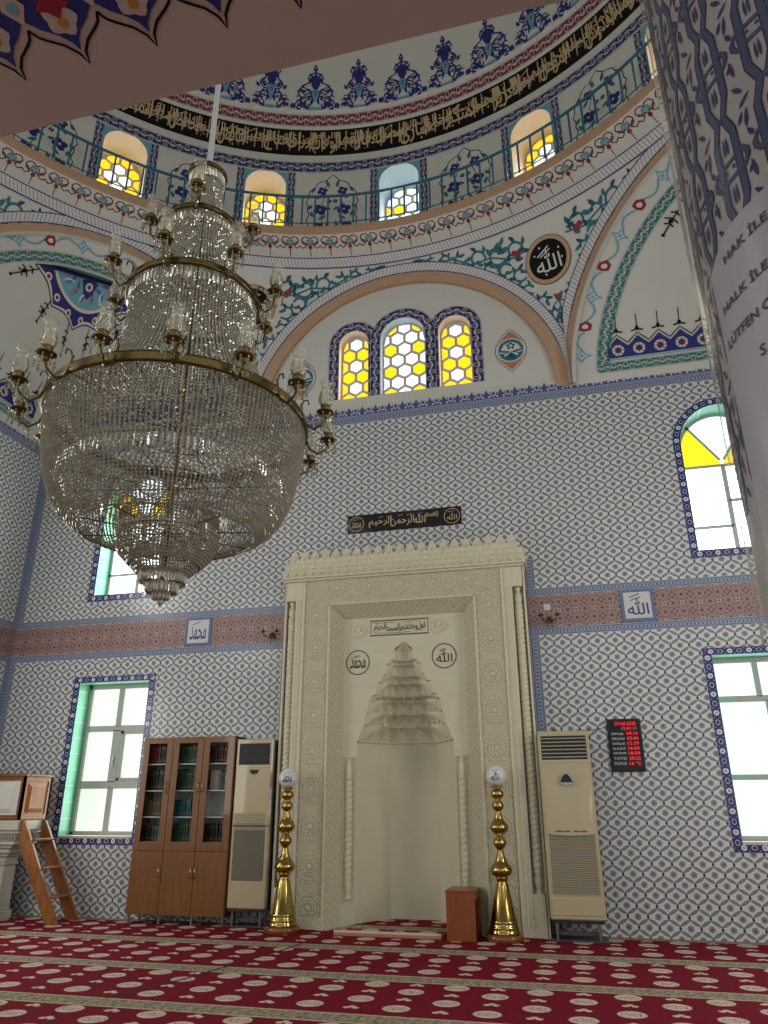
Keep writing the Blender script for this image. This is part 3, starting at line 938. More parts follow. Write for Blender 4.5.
# ------------------------------------------------- corner vaults (squinches)
def squinch(name, sx):
    """corner vault over the corner at (sx*A, 0)"""
    mb = MB(); ax = A; L1 = A - OI * math.tan(pi / 8)    # along the prayer wall
    # distances from the two walls are d1 (prayer wall), d2 (side wall)
    q = .42
    Lc = A + A - 0.0 - (OI * sqrt(2)) + (0.0)
    Lc = (A + (-CY)) - OD * sqrt(2)                           # d1 + d2 on the diagonal arch plane
    base = 6.90
    def P(k, om, off=0.0):
        """k 0..1 from corner to arch, om 0..pi from prayer wall to side wall"""
        def raw(k, om):
            s = k * Lc; sg = cos(om)
            d1 = s * (1 - sg) / 2; d2 = s * (1 + sg) / 2
            f = (ROD - .10) * k ** (1 - q) * sin(om)
            return (sx * (A - d2), -d1, max(base, ZS + f) if False else ZS + .0 + f)
        p = raw(k, om)
        if off:
            e = 1e-3
            a = sub(raw(min(k + e, 1.2), om), p); b = sub(raw(k, min(om + e, pi)), raw(k, max(om - e, 0)))
            nn = nrm(cross(a, b))
            if nn[2] > 0 or (abs(nn[2]) < .05 and (nn[0] * sx > 0 or nn[1] > 0)): nn = mul(nn, -1)
            p = add3(p, mul(nn, off))
        return p
    K = 22; O = 44
    rows = [[P((i / K) ** .8 if i else .0005, pi * j / O) for j in range(O + 1)] for i in range(K + 1)]
    mb.grid(rows, M_PLASTER)
    M = lambda om, k, off: P(k, om, off + .006)
    # bands following the arch: garland, then the teal scroll
    def band(k0, k1, m, o0, o1, off=.004, n=60):
        u = 0
        for i in range(n):
            a0, a1 = lerp(o0, o1, i / n), lerp(o0, o1, (i + 1) / n)
            p = [M(a0, k1, off), M(a1, k1, off), M(a1, k0, off), M(a0, k0, off)]
            L = ln(sub(p[0], p[1]))
            mb.face(p, m, [(u, 0), (u + L, 0), (u + L, 1), (u, 1)]); u += L
    KT0, KT1 = .835, .888
    band(KT0, KT1, M_GTEAL, .07, pi - .07)
    # garland of pale blue diamonds and dark red buds
    Rg = Lc * .9
    G = lambda t, y, off: M(t / 2.3, .945 + y * .42, off)      # t metres along, y metres across
    N = 17; T = pi * 2.3
    for i in range(1, N):
        t = T * i / N
        if i % 2:
            for r, m, o in ((.105, P_LBLUE, .004), (.06, P_WHITE, .005), (.035, P_LBLUE, .006)):
                blob(mb, [(t + r, 0), (t + r * .3, r * .35), (t, r), (t - r * .3, r * .35), (t - r, 0), (t - r * .3, -r * .35), (t, -r), (t + r * .3, -r * .35)], G, m, o)
        else:
            for r, m, o in ((.075, P_RED, .004), (.035, P_WHITE, .005)):
                blob(mb, [(t + r * 1.2, 0), (t + r * .5, r * .8), (t - r * .6, r * .8), (t - r * .9, 0), (t - r * .6, -r * .8), (t + r * .5, -r * .8)], G, m, o)
        w = .06 if i % 2 else -.06
        stroke(mb, [(t + .08, 0), (t + .15, w * .7), (t + .22, w), (t + .3, w * .6), (t + T / N - .08, 0)], .022, G, P_LBLUE, .003)
    # bottom strips on both walls, drawn on the foot of the vault
    def foot(side):
        def g(e, h, off):     # e distance from the corner along the wall, h height above the springing
            k = e / Lc
            for _ in range(6):
                so = min(h / ((ROD - .10) * max(k, .02) ** (1 - q)), 1.0)
                om = math.asin(so)
                d2 = k * Lc * (1 + cos(om)) / 2
                k = max(k * e / max(d2, 1e-4), .01)
            return M(om if side == 0 else pi - om, k, off)
        return g
    for side in (0, 1):
        g0_ = foot(side); g = lambda e, h, off, g0_=g0_: g0_(e, h if h < .32 else h - .10, off)
        e0, e1 = .55, Lc * .88
        def strip(h0, h1, m, off=.004, n=30):
            for i in range(n):
                a, b = lerp(e0, e1, i / n), lerp(e0, e1, (i + 1) / n)
                mb.face([g(a, h0, off), g(b, h0, off), g(b, h1, off), g(a, h1, off)], m, [(a, 0), (b, 0), (b, 1), (a, 1)])
        strip(.13, .27, M_GTEAL); strip(.30, .315, P_LBLUE)
        # navy frieze with rosettes and finials
        p = .28; n = int((e1 - .12 - e0) / p); x = e1 - .15 - n * p
        for i in range(n):
            c = x + (i + .5) * p
            poly = [(c - p / 2, .43), (c + p / 2, .43), (c + p / 2, .60), (c + p * .25, .66), (c, .73), (c - p * .25, .66), (c - p / 2, .60)]
            blob(mb, poly, g, P_NAVY, .004)
            blob(mb, circle(c, .54, .082, 12), g, P_WHITE, .006); blob(mb, circle(c, .54, .045, 10), g, P_MAROON, .007)
            for a in range(8): stroke(mb, [(c + .04 * cos(a * .785), .54 + .04 * sin(a * .785)), (c + .075 * cos(a * .785), .54 + .075 * sin(a * .785))], .012, g, P_NAVY, .0075)
            stroke(mb, [(c - p / 2, .64), (c - p * .28, .70), (c, .77), (c + p * .28, .70), (c + p / 2, .64)], .014, g, P_BLACK, .005)
            stroke(mb, [(c - .08, .80), (c - .03, .81), (c, .83), (c + .03, .81), (c + .08, .80)], .022, g, P_BLACK, .005)
            blob(mb, [(c - .03, .83), (c, .79), (c + .03, .83), (c, .88)], g, P_BLACK, .005)
            stroke(mb, [(c, .86), (c, 1.03)], .012, g, P_BLACK, .005)
    # half rosette hanging below the teal band at the crown, with spikes
    for oc in ((.62 * pi if sx < 0 else .38 * pi) if False else pi * .5,):
        R0 = lambda r, a, off: M(oc + r * cos(a) / 2.05, KT0 - .012 - r * sin(a) * .40, off)
        def H(x, y, off): return M(oc + x / 2.05, KT0 - .012 - max(y, 0) * .42, off)
        def half(r, n=22, lob=0.0): return [(r * (1 + lob * abs(sin(a * 4.5))) * cos(a), r * (1 + lob * abs(sin(a * 4.5))) * sin(a)) for a in [pi * i / (n - 1) for i in range(n)]]
        blobr(mb, half(.80, 46, -.13), H, P_BLACK, .004); blobr(mb, half(.78, 46, -.13), H, P_WHITE, .005); blobr(mb, half(.755, 46, -.15), H, P_NAVY, .006)
        blobr(mb, half(.55), H, P_MAROON, .007); blobr(mb, half(.535), H, P_WHITE, .008); blobr(mb, half(.49), H, P_LBLUE, .009)
        for i in range(7):
            a = pi * (i + .5) / 7
            blob(mb, circle(.64 * cos(a), .64 * sin(a), .055, 8), H, P_WHITE, .010); blob(mb, circle(.64 * cos(a), .64 * sin(a), .028, 8), H, P_RED, .011)
            blob(mb, leaf(.2 * cos(a), .2 * sin(a), a + .5, .24, .03, .03), H, P_BLUE2, .010)
            blob(mb, leaf(.28 * cos(a), .28 * sin(a), a - .7, .2, .018, -.03), H, P_WHITE if i % 2 else P_TANP, .011)
        blob(mb, [(.12, .12), (.07, .28), (0, .36), (-.07, .28), (-.12, .12), (0, .06)], H, P_NAVY, .011)
        blob(mb, circle(0, .19, .06, 10), H, P_WHITE, .012); blob(mb, circle(0, .19, .03, 8), H, P_RED, .013)
        for i in range(6):
            a = pi * i / 5 if i not in (0, 5) else (.08 if i == 0 else pi - .08)
            c_, s_ = cos(a), sin(a)
            stroke(mb, [(.74 * c_, .74 * s_), (1.16 * c_, 1.16 * s_)], .014, H, P_BLACK, .006)
            for r, w in ((.84, .05), (.93, .075), (1.0, .05)):
                stroke(mb, [(r * c_ - w * -s_ + .03 * c_, r * s_ - w * c_ + .03 * s_), (r * c_, r * s_), (r * c_ + w * -s_ + .03 * c_, r * s_ + w * c_ + .03 * s_)], .02, H, P_BLACK, .006)
            blob(mb, circle(.97 * c_, .97 * s_, .028, 6), H, P_BLACK, .006); blob(mb, circle(1.17 * c_, 1.17 * s_, .022, 6), H, P_BLACK, .006)
    tag(mb.build(name), kind='structure')
squinch('ceiling_vault_left', -1)
squinch('ceiling_vault_right', 1)

# --------------------------------------------------- cornice, drum and dome
def ringmap(R0, cz=None):
    return lambda t, z, off: ((R0 - off) * sin(t / R0), CY + (R0 - off) * cos(t / R0), z)
RL, ZT0, ZT1 = 5.40, 9.69, 9.86
RD = 5.72
mb = MB()
def ringstrip(Ra, za, Rb, zb, m, n=180, k=1.0):
    for i in range(n):
        a0, a1 = 2 * pi * i / n, 2 * pi * (i + 1) / n
        mb.face([(Ra * sin(a0), CY + Ra * cos(a0), za), (Ra * sin(a1), CY + Ra * cos(a1), za), (Rb * sin(a1), CY + Rb * cos(a1), zb), (Rb * sin(a0), CY + Rb * cos(a0), zb)],
                m, [(a0 * Ra, 0), (a1 * Ra, 0), (a1 * Ra, 1), (a0 * Ra, 1)], smooth=False)
ringstrip(RR - .02, ZR, RL, ZT0, M_CREAM); ringstrip(RL, ZT0, RL, ZT1, M_TAN); ringstrip(RL, ZT1, RD, ZT1, M_PLASTER)
# red interlace with blue hearts on the sloping underside
def cone(t, y, off):       # t along in metres at R = 5.6; y 0..1 across, from outside to inside
    R = lerp(RR - .02, RL, y); z = lerp(ZR, ZT0, y) - off - .002
    return (R * sin(t / 5.6), CY + R * cos(t / 5.6), z)
N = 110; S = 2 * pi * 5.6 / N
for i in range(-27, 28):
    c = i * S + rad(2.31) * 5.6
    K = lambda x, y, o, c=c: cone(c + x, .02 + y / .43, o)
    blob(mb, [(-.055, .27), (0, .225), (.055, .27), (.045, .33), (0, .315), (-.045, .33)], K, P_LBLUE, .003)
    for s in (-1, 1):
        Q = [(s * x, y) for x, y in ((0, .345), (.045, .385), (.10, .385), (.135, .33), (.115, .265), (.065, .235), (.02, .26))]
        stroke(mb, Q, .017, K, P_MAROON, .005)
        Q = [(s * x, y) for x, y in ((.115, .30), (.075, .265), (.06, .22), (.11, .175), (S / 2 + .005, .225))]
        stroke(mb, Q, .017, K, P_MAROON, .0055)
    stroke(mb, [(-.058, .275), (-.045, .335), (0, .32), (.045, .335), (.058, .275), (0, .222)], .010, K, P_MAROON, .006, closed=True)
    blob(mb, [(-.034, .185), (0, .145), (.034, .185), (.02, .225), (-.02, .225)], K, P_RED, .004)
    stroke(mb, [(0, .15), (0, .02)], .010, K, P_BROWN, .004)
# drum wall, sliced so the window heads are true arches
Z_T = 11.70; WS = 10.99; WB = ZT1; HW = .335
dm = ringmap(RD)
NW = 16; step = 2 * pi / NW
for k in range(NW):
    c0 = (rad(.4) + k * step) * RD
    # opening slices
    n = 12; xs_ = [-HW * cos(pi * i / n) for i in range(n + 1)]
    for a, b in zip(xs_, xs_[1:]):
        za, zb = WS + sqrt(max(HW * HW - a * a, 0)), WS + sqrt(max(HW * HW - b * b, 0))
        mb.face([dm(c0 + a, za, 0), dm(c0 + b, zb, 0), dm(c0 + b, 11.40, 0), dm(c0 + a, 11.40, 0)], P_LBLUE)
    edges = [HW, HW + .03, HW + .155]
    rest = step * RD - 2 * (HW + .155)
    for s in (-1, 1):
        x0, x1, x2 = [c0 + s * e for e in edges]
        mb.face([dm(x0, WB, 0), dm(x1, WB, 0), dm(x1, 11.40, 0), dm(x0, 11.40, 0)], P_LBLUE)
        mb.face([dm(x1, WB, 0), dm(x2, WB, 0), dm(x2, 11.32, 0), dm(x1, 11.32, 0)], M_GNAVY, [(WB, 0), (WB, 1), (11.32, 1), (11.32, 0)])
    m = 6
    for j in range(m):
        a, b = c0 + HW + .155 + rest * j / m, c0 + HW + .155 + rest * (j + 1) / m
        mb.face([dm(a, WB, 0), dm(b, WB, 0), dm(b, 11.34, 0), dm(a, 11.34, 0)], M_PLASTER)
    # the painted panel between the windows
    if k in (0, 1, 2, 3, 12, 13, 14, 15):
        pc = c0 + step * RD / 2; Mp = lambda x, z, o, pc=pc: dm(pc + x, z, o)
        O = []
        for s in (1, -1):
            pr = [(0, 11.26), (.05, 11.20), (.12, 11.12), (.20, 11.10), (.27, 11.05), (.29, 10.97), (.36, 10.92), (.40, 10.84), (.40, 10.74), (.44, 10.66), (.40, 10.58), (.41, 10.48), (.38, 10.38), (.42, 10.28), (.39, 10.15), (.41, 10.0), (.36, 9.9)]
            O += [(s * x, z) for x, z in (pr if s == 1 else pr[::-1][:-1])]
        stroke(mb, O, .016, Mp, P_BLACK, .004, closed=True)
        for s in (-1, 1):
            for (x, z, r) in ((.17, 10.90, .085), (.20, 10.50, .11), (.24, 10.15, .09), (.05, 10.68, .04)):
                for a in range(4):
                    an = a * pi / 2 + .4
                    blob(mb, circle(s * x + r * .6 * cos(an), z + r * .6 * sin(an), r * .5, 8), Mp, P_NAVY, .004)
                blob(mb, circle(s * x, z, r * .2, 6), Mp, P_WHITE, .006)
            for (x, z, a, L) in ((.06, 10.98, 1.3, .17), (.26, 10.72, 2.2, .15), (.10, 10.38, -.6, .16), (.31, 10.34, 1.2, .14), (.10, 10.12, 1.9, .15), (.30, 10.98, -1.2, .13), (.02, 10.5, .5, .12), (.33, 10.6, -.9, .12), (.12, 9.98, .5, .15)):
                blob(mb, leaf(s * x, z, a if s > 0 else pi - a, L, .035), Mp, P_TEAL, .004)
            stroke(mb, [(s * x, z) for x, z in ((0, 9.95), (.12, 10.05), (.17, 10.25), (.12, 10.45), (.17, 10.65), (.12, 10.8), (.17, 10.95), (.05, 11.05))], .014, Mp, P_DTEAL, .003)
# bands above
def band_ring(pr, m, n=180):
    for (Ra, za), (Rb, zb) in zip(pr, pr[1:]): ringstrip(Ra, za, Rb, zb, m, n)
ringstrip(RD - .006, 11.32, RD - .006, 11.54, M_GNAVY); ringstrip(RD, 11.3, RD, 11.70, M_PLASTER)
ringstrip(RD, 11.70, 5.62, 12.18, P_BLACK); ringstrip(5.62, 12.18, 5.60, 12.245, M_PLASTER)
ringstrip(5.60, 12.245, 5.545, 12.45, M_GRED); ringstrip(5.545, 12.45, 5.525, 12.52, M_PLASTER)
# calligraphy on the black band
cb = lambda t, z, off: ((lerp(RD, 5.62, (z - 11.70) / .48) - off) * sin(t / 5.67), CY + (lerp(RD, 5.62, (z - 11.70) / .48) - off) * cos(t / 5.67), z)
NAMES = 'هو الله الذي لا إله إلا هو الملك القدوس السلام المؤمن المهيمن العزيز الجبار المتكبر الخالق البارئ المصور الغفار القهار الوهاب الرزاق الفتاح العليم القابض الباسط الخافض الرافع المعز المذل السميع البصير الحكم العدل اللطيف الخبير الحليم العظيم'.split()
t = rad(58) * 5.67
for i, wd in enumerate(NAMES):
    w = .13 + .06 * len(wd)
    t -= w * .80
    lift = (0, .10, .03, .12)[i % 4]
    letter(mb, arabic(wd), t, 11.725 + lift, w * 1.05, .40 - lift, cb, P_GOLD, .006, .012)
    for j in range(2 + i % 2):       # tall uprights that knit the line together
        x = t + w * (.15 + .33 * j) + random.uniform(-.02, .02); stroke(mb, [(x - .012, 11.78), (x, 12.0), (x + .010, 12.14)], .018, cb, P_GOLD, .007)
    if i % 3 == 2: stroke(mb, [(t + w * .05, 11.99), (t + w * .5, 12.13)], .015, cb, P_GOLD, .007)
    letter(mb, arabic(NAMES[(i * 3 + 5) % len(NAMES)]), t + w * .1, 11.96 - lift, w * .8, .17, cb, P_GOLD, .0065, .012)
    stroke(mb, spiral(t + w * random.uniform(.3, .8), random.uniform(11.85, 12.0), .06, .045, 0, 4.6, 10), .013, cb, P_GOLD, .007)
    for j in range(3): blob(mb, circle(t + random.uniform(.02, w), random.uniform(11.78, 12.13), .011, 6), cb, P_GOLD, .0075)
# dome shell
prof = [(5.525, 12.52)] + [(5.72 * cos(a), 11.35 + 6.2 * sin(a)) for a in [lerp(.205, pi / 2, i / 16) for i in range(17)]]
prof[1] = (5.50, 12.62)
def dome_at(z):
    for (Ra, za), (Rb, zb) in zip(prof, prof[1:]):
        if za <= z <= zb: return lerp(Ra, Rb, (z - za) / (zb - za))
    return prof[0][0]
rows = [[(R * sin(2 * pi * i / 96), CY + R * cos(2 * pi * i / 96), z) for i in range(97)] for R, z in prof]
mb.grid(rows, M_PLASTER)
dp = lambda t, z, off: ((dome_at(z) - off - .004) * sin(t / 5.2), CY + (dome_at(z) - off - .004) * cos(t / 5.2), z)
S8 = rad(8.04) * 5.2
for i in range(-7, 8):
    c = i * S8 + rad(1.9) * 5.2; tall = i % 2 == 0
    K = lambda x, z, o, c=c: dp(c + x, z, o)
    H0 = 12.53; top = 13.44 if tall else 13.50
    w = .30 if tall else .20
    for s in (-1, 1):
        ks = lambda x, z, o, s=s: K(s * x, z, o)
        # outlined body with curled lobes
        if tall:
            out = [(0, top), (.03, top - .07), (.0, top - .12), (.10, top - .17), (.13, top - .24), (.06, top - .28), (.17, top - .34), (.26, top - .45), (.28, top - .58), (.20, top - .68), (.30, top - .74), (.34, top - .84), (.24, 12.54)]
        else:
            out = [(0, top), (.03, top - .07), (.0, top - .14), (.10, top - .12), (.14, top - .2), (.05, top - .26), (.14, top - .36), (.19, top - .46), (.11, top - .56), (.17, top - .66), (.15, top - .78), (.10, 12.54)]
        stroke(mb, out, .028, ks, P_NAVY, .004)
        for (x, z, r, a0) in (((.17, top - .50, .085, 3.0), (.22, top - .80, .08, 2.0), (.08, top - .22, .05, 1.0), (.12, top - .68, .05, 0)) if tall else ((.10, top - .42, .06, 3.0), (.10, top - .70, .06, 2.0), (.08, top - .19, .045, 1.0))):
            stroke(mb, spiral(x, z, r, r * .3, a0, a0 + 4.6, 12), .026, ks, P_NAVY, .004)
            blob(mb, circle(x, z, r * .3, 8), ks, P_NAVY, .005)
            for q in range(3):
                blob(mb, leaf(x + r * cos(a0 + q * 1.5), z + r * sin(a0 + q * 1.5), a0 + q * 1.5 + .9, r * .9, r * .25), ks, P_NAVY, .0045)
        for (x, z, r, a0) in ((S8 / 2 - .10, 12.66, .075, 1.0), (.16, 12.62, .06, 2.5), (.26 if tall else .20, 12.78, .06, .4), (.10, top - .60, .06, 1.4), (.19 if tall else .13, top - .38, .05, 4.0)):
            stroke(mb, spiral(x, z, r, r * .3, a0, a0 + 4.8, 10), .026, ks, P_NAVY, .004)
            blob(mb, leaf(x, z, a0 + 2.2, r * 1.3, r * .33), ks, P_NAVY, .0045); blob(mb, leaf(x, z, a0 + 4.0, r * 1.2, r * .3), ks, P_NAVY, .0045)
        for (x, z, a, L) in ((.12, top - .30, 2.2, .12), (.20, top - .55, 1.2, .13), (.16, top - .80, .6, .14), (.07, top - .5, .6, .12), (S8 / 2 - .02, 12.55, 1.5, .12)):
            blob(mb, leaf(x, z, a, L, .032), ks, P_NAVY, .0045)
        blob(mb, leaf(S8 / 2 - .16, 12.57, .9, .13, .03), ks, P_NAVY, .0045)
    body = [(0, top - .12), (.06, top - .25), (.075, top - .35), (.03, top - .45), (.085, top - .56), (.06, top - .68), (.03, top - .76), (.15, 12.54)]
    blob(mb, [(x, z) for x, z in body] + [(-x, z) for x, z in body[::-1]], K, P_NAVY, .005)
    inner = [(0, top - .18), (.045, top - .28), (.055, top - .36), (.02, top - .44), (.06, top - .55), (.04, top - .66), (.02, top - .74), (.11, 12.545)]
    blob(mb, inner + [(-x, z) for x, z in inner[::-1]], K, P_LBLUE, .006)
    for z in (top - .33, top - .56): blob(mb, [(0, z + .07), (.03, z), (0, z - .05), (-.03, z)], K, P_NAVY, .007); blob(mb, circle(0, z, .013, 6), K, P_WHITE, .008)
    blob(mb, [(0, top + .02), (.03, top - .05), (0, top - .11), (-.03, top - .05)], K, P_NAVY, .006); blob(mb, circle(0, top - .05, .012, 6), K, P_WHITE, .007)
tag(mb.build('ceiling_dome'), kind='structure')
# drum windows (real recesses)
wn = 4
for k in (14, 15, 0, 1, 2, 13):
    c0 = (rad(.4) + k * step) * RD
    Mw = lambda x, z, d, c0=c0: ringmap(RD)(c0 + x, z, d)
    mid = k == 0
    lattice_window('window_%d' % wn, 0.0, HW, WS, WB, Mw, M_COOL if mid else M_WARM, .55, .112,
                   (lambda i, j: M_YEL if (i, j) in ((-1, 5), (1, 5), (0, 2), (-2, 6), (1, 7), (-1, 3), (1, 3)) or abs(i) >= 2 or j >= 9 and i else M_WHT) if mid else
                   (lambda i, j: M_WHT if (abs(i) <= 0 and j % 2 == 0) or (i in (-1, 0) and j in (3, 5)) else M_YEL), 3, 0.0, .05)
    wn += 1

# railing on the cornice
root = thing('railing', 'teal painted steel railing round the gallery below the dome drum', 'railing')
mb = MB(); RG = 5.36
mb.tube([(RG * sin(rad(a)), CY + RG * cos(rad(a)), 10.43) for a in range(-64, 65, 2)], .022, M_RAIL, 8)
mb.build('rail', root)
mb = MB()
mb.tube([(RG * sin(rad(a)), CY + RG * cos(rad(a)), ZT1 + .025) for a in range(-64, 65, 2)], .009, M_RAIL, 6)
mb.build('bottom_rail', root)
pm = MB(); pm.box(-.013, .013, -.011, .011, ZT1, 10.42, M_RAIL)
post = None
for i in range(-26, 27):
    a = rad(-10.7 + 2.2 * (i + 4.86))
    if post is None:
        post = pm.build('post', root); o = post
    else:
        o = post.copy(); COL.objects.link(o)
    o.location = (RG * sin(a), CY + RG * cos(a), 0); o.rotation_euler = (0, 0, -a)

# ---------------------------------------------------------- wall windows
def border(mb, mp, pts_in, pts_out, m, d):
    u = 0
    for i in range(len(pts_in) - 1):
        o0, o1, i0, i1 = pts_out[i], pts_out[i + 1], pts_in[i], pts_in[i + 1]
        L = hypot(o1[0] - o0[0], o1[1] - o0[1]) or 1
        dx, dz = (o1[0] - o0[0]) / L, (o1[1] - o0[1]) / L
        pr = lambda p: (p[0] - o0[0]) * dx + (p[1] - o0[1]) * dz
        mb.face([mp(*o0, d), mp(*o1, d), mp(*i1, d), mp(*i0, d)], m, [(u, 0), (u + L, 0), (u + pr(i1), 1), (u + pr(i0), 1)])
        u += L
def low_window(name, s, fx, panem, handle):
    """fx: sash mullion and transom layout"""
    root = tag(empty(name), kind='structure')
    x0, x1, z0, z1 = LOW; a, b = sorted((s * x0, s * x1))
    mp = wallmap('back'); dp_ = .30
    mb = MB()
    I = [(a, z0), (b, z0), (b, z1), (a, z1), (a, z0)]; w = .097
    O = [(a - w, z0 - w), (b + w, z0 - w), (b + w, z1 + .083), (a - w, z1 + .083), (a - w, z0 - w)]
    border(mb, mp, I, O, M_WIN, .006)
    mb.build('window_surround', root)
    mb = MB()
    for (p, q) in (((a, z0), (a, z1)), ((b, z0), (b, z1)), ((a, z1), (b, z1))):
        uv = [(0, p[1]), (.3, p[1]), (.3, q[1] + (.2 if p[1] == q[1] else 0)), (0, q[1])]
        mb.face([mp(*p, 0), mp(*p, -dp_), mp(*q, -dp_), mp(*q, 0)], M_GREEN, [(0, p[1]), (.3, p[1]), (.3, q[1]), (0, q[1])] if p[0] == q[0] else [(0, .1), (0, .1), (0, .1), (0, .1)])
    mb.build('window_reveal', root)
    mb = MB(); mb.box(a, b, -.012, dp_, z0 - .02, z0 + .012, M_SILL, .004); mb.build('window_sill', root)
    f = MB(); g = MB(); y = .24; t = .05
    f.box(a, a + t, y, y + .06, z0, z1, M_PVC, .006); f.box(b - t, b, y, y + .06, z0, z1, M_PVC, .006)
    f.box(a, b, y, y + .06, z0 + .01, z0 + .06, M_PVC, .006); f.box(a, b, y, y + .06, z1 - .06, z1, M_PVC, .006)
    for (m0, m1, n0, n1) in fx: f.box(a + m0, a + m1, y + .004, y + .056, z0 + n0, z0 + n1, M_PVC, .005)
    f.build('window_frame', root)
    g.face([(a, y + .045, z0), (b, y + .045, z0), (b, y + .045, z1), (a, y + .045, z1)], panem)
    g.build('window_pane', root)
    if handle:
        h = MB(); h.box(a + handle[0] - .012, a + handle[0] + .012, y - .018, y, z0 + handle[1] - .03, z0 + handle[1] + .03, M_WH, .004)
        h.box(a + handle[0] - .01, a + handle[0] + .01, y - .035, y - .018, z0 + handle[1] - .11, z0 + handle[1] + .012, M_WH, .005)
        h.build('window_handle', root)
M_WH = mat('white_plastic_handle', 'd8dad6', .3)
W = LOW[1] - LOW[0]; Hh = LOW[3] - LOW[2]
fxl = [(0, W, .60, .70), (0, W, 1.36, 1.44), (.49, .56, 0, .62), (.49, .56, 1.42, Hh), (.47, .60, .68, 1.38), (.60, .65, .70, 1.37), (.60, W, .70, .74), (.60, W, 1.32, 1.37)]
low_window('window_20', -1, fxl, M_FROST, (.535, 1.0))
fxr = [(0, W, .64, .70), (0, W, 1.50, 1.57), (.47, .53, 1.55, Hh), (.62, .68, 0, .66), (.55, .62, .68, 1.52)]
low_window('window_21', 1, fxr, M_FROSTR, None)
def up_window(name, s):
    root = tag(empty(name), kind='structure'); mp = wallmap('back'); c = s * UPC; n = 20; dp_ = .34
    def path(w, bot): return [(c + w * cos(pi * i / n), UPS + w * sin(pi * i / n)) for i in range(n + 1)]
    mb = MB(); w = .098
    z0 = UPW[2]
    I = [(c - UPR, z0), (c + UPR, z0), (c + UPR, UPS)] + path(UPR, 0)[1:-1] + [(c - UPR, UPS), (c - UPR, z0)]
    O = [(c - UPR - w, z0 - w), (c + UPR + w, z0 - w), (c + UPR + w, UPS)] + path(UPR + w, 0)[1:-1] + [(c - UPR - w, UPS), (c - UPR - w, z0 - w)]
    border(mb, mp, I, O, M_WIN, .006); mb.build('window_surround', root)
    mb = MB()
    for i in range(len(I) - 1):
        p, q = I[i], I[i + 1]
        mb.face([mp(*p, 0), mp(*q, 0), mp(*q, -dp_), mp(*p, -dp_)], M_GREEN, [(0, .1)] * 4 if i == 0 else [(0, p[1]), (0, q[1]), (.3, q[1]), (.3, p[1])])
    mb.build('window_reveal', root)
    y = .28; f = MB(); t = .045
    for x in (c - UPR, c + UPR - t): f.box(x, x + t, y, y + .05, z0, UPS, M_PVC, .005)
    f.box(c - UPR, c + UPR, y, y + .05, z0, z0 + t, M_PVC, .005); f.box(c - UPR, c + UPR, y, y + .05, 5.46, 5.50, M_PVC, .005)
    f.box(c - .03, c + .03, y, y + .05, z0, 5.48, M_PVC, .005)
    f.box(c - UPR, c, y, y + .05, 4.61, 4.65, M_PVC, .004); f.box(c, c + UPR, y, y + .05, 4.96, 5.0, M_PVC, .004)
    G = [(c - UPR, UPS)] + [(c - UPR * cos(pi * i / n), UPS + UPR * sin(pi * i / n)) for i in range(1, n)] + [(c + UPR, UPS)]
    r2 = UPR - .04
    for i in range(n):
        a0, a1 = pi * i / n, pi * (i + 1) / n
        P = [(c + UPR * cos(a0), UPS + UPR * sin(a0)), (c + UPR * cos(a1), UPS + UPR * sin(a1)), (c + r2 * cos(a1), UPS + r2 * sin(a1)), (c + r2 * cos(a0), UPS + r2 * sin(a0))]
        f.face([mp(x, z, -y) for x, z in P], M_PVC)
    for a in (1.0, pi - 1.0):
        stroke(f, [(c + .04 * cos(a), 5.52 + .04 * sin(a)), (c + .70 * cos(a), 5.50 + .70 * sin(a))], .035, mp, M_PVC, -y)
    f.build('window_frame', root)
    def pie(a0, a1, m, nm):
        g = MB(); P = [(c, 5.50)]
        for i in range(9):
            a = lerp(a0, a1, i / 8)
            # radius out to the arch
            d = .1
            while hypot(d * cos(a), 5.50 + d * sin(a) - UPS) < UPR - .02 or (5.5 + d * sin(a) < UPS and abs(d * cos(a)) < UPR - .02):
                d += .01
                if d > .8: break
            P.append((c + d * cos(a), 5.50 + d * sin(a)))
        g.face([mp(x, z, -y - .02) for x, z in P], m); g.build('window_pane', root)
    pie(0, 1.0, M_YEL, 0); pie(1.0, pi - 1.0, M_WHT, 0); pie(pi - 1.0, pi, M_YEL, 0)
    g = MB(); g.face([mp(x, z, -y - .02) for x, z in ((c - UPR, z0), (c + UPR, z0), (c + UPR, 5.5), (c - UPR, 5.5))], M_WHT2); g.build('window_pane', root)
    return root
M_WHT2 = pane('bright_daylit_glass', 'f4fbff', 3.0)
up_window('window_22', 1); up_window('window_23', -1)

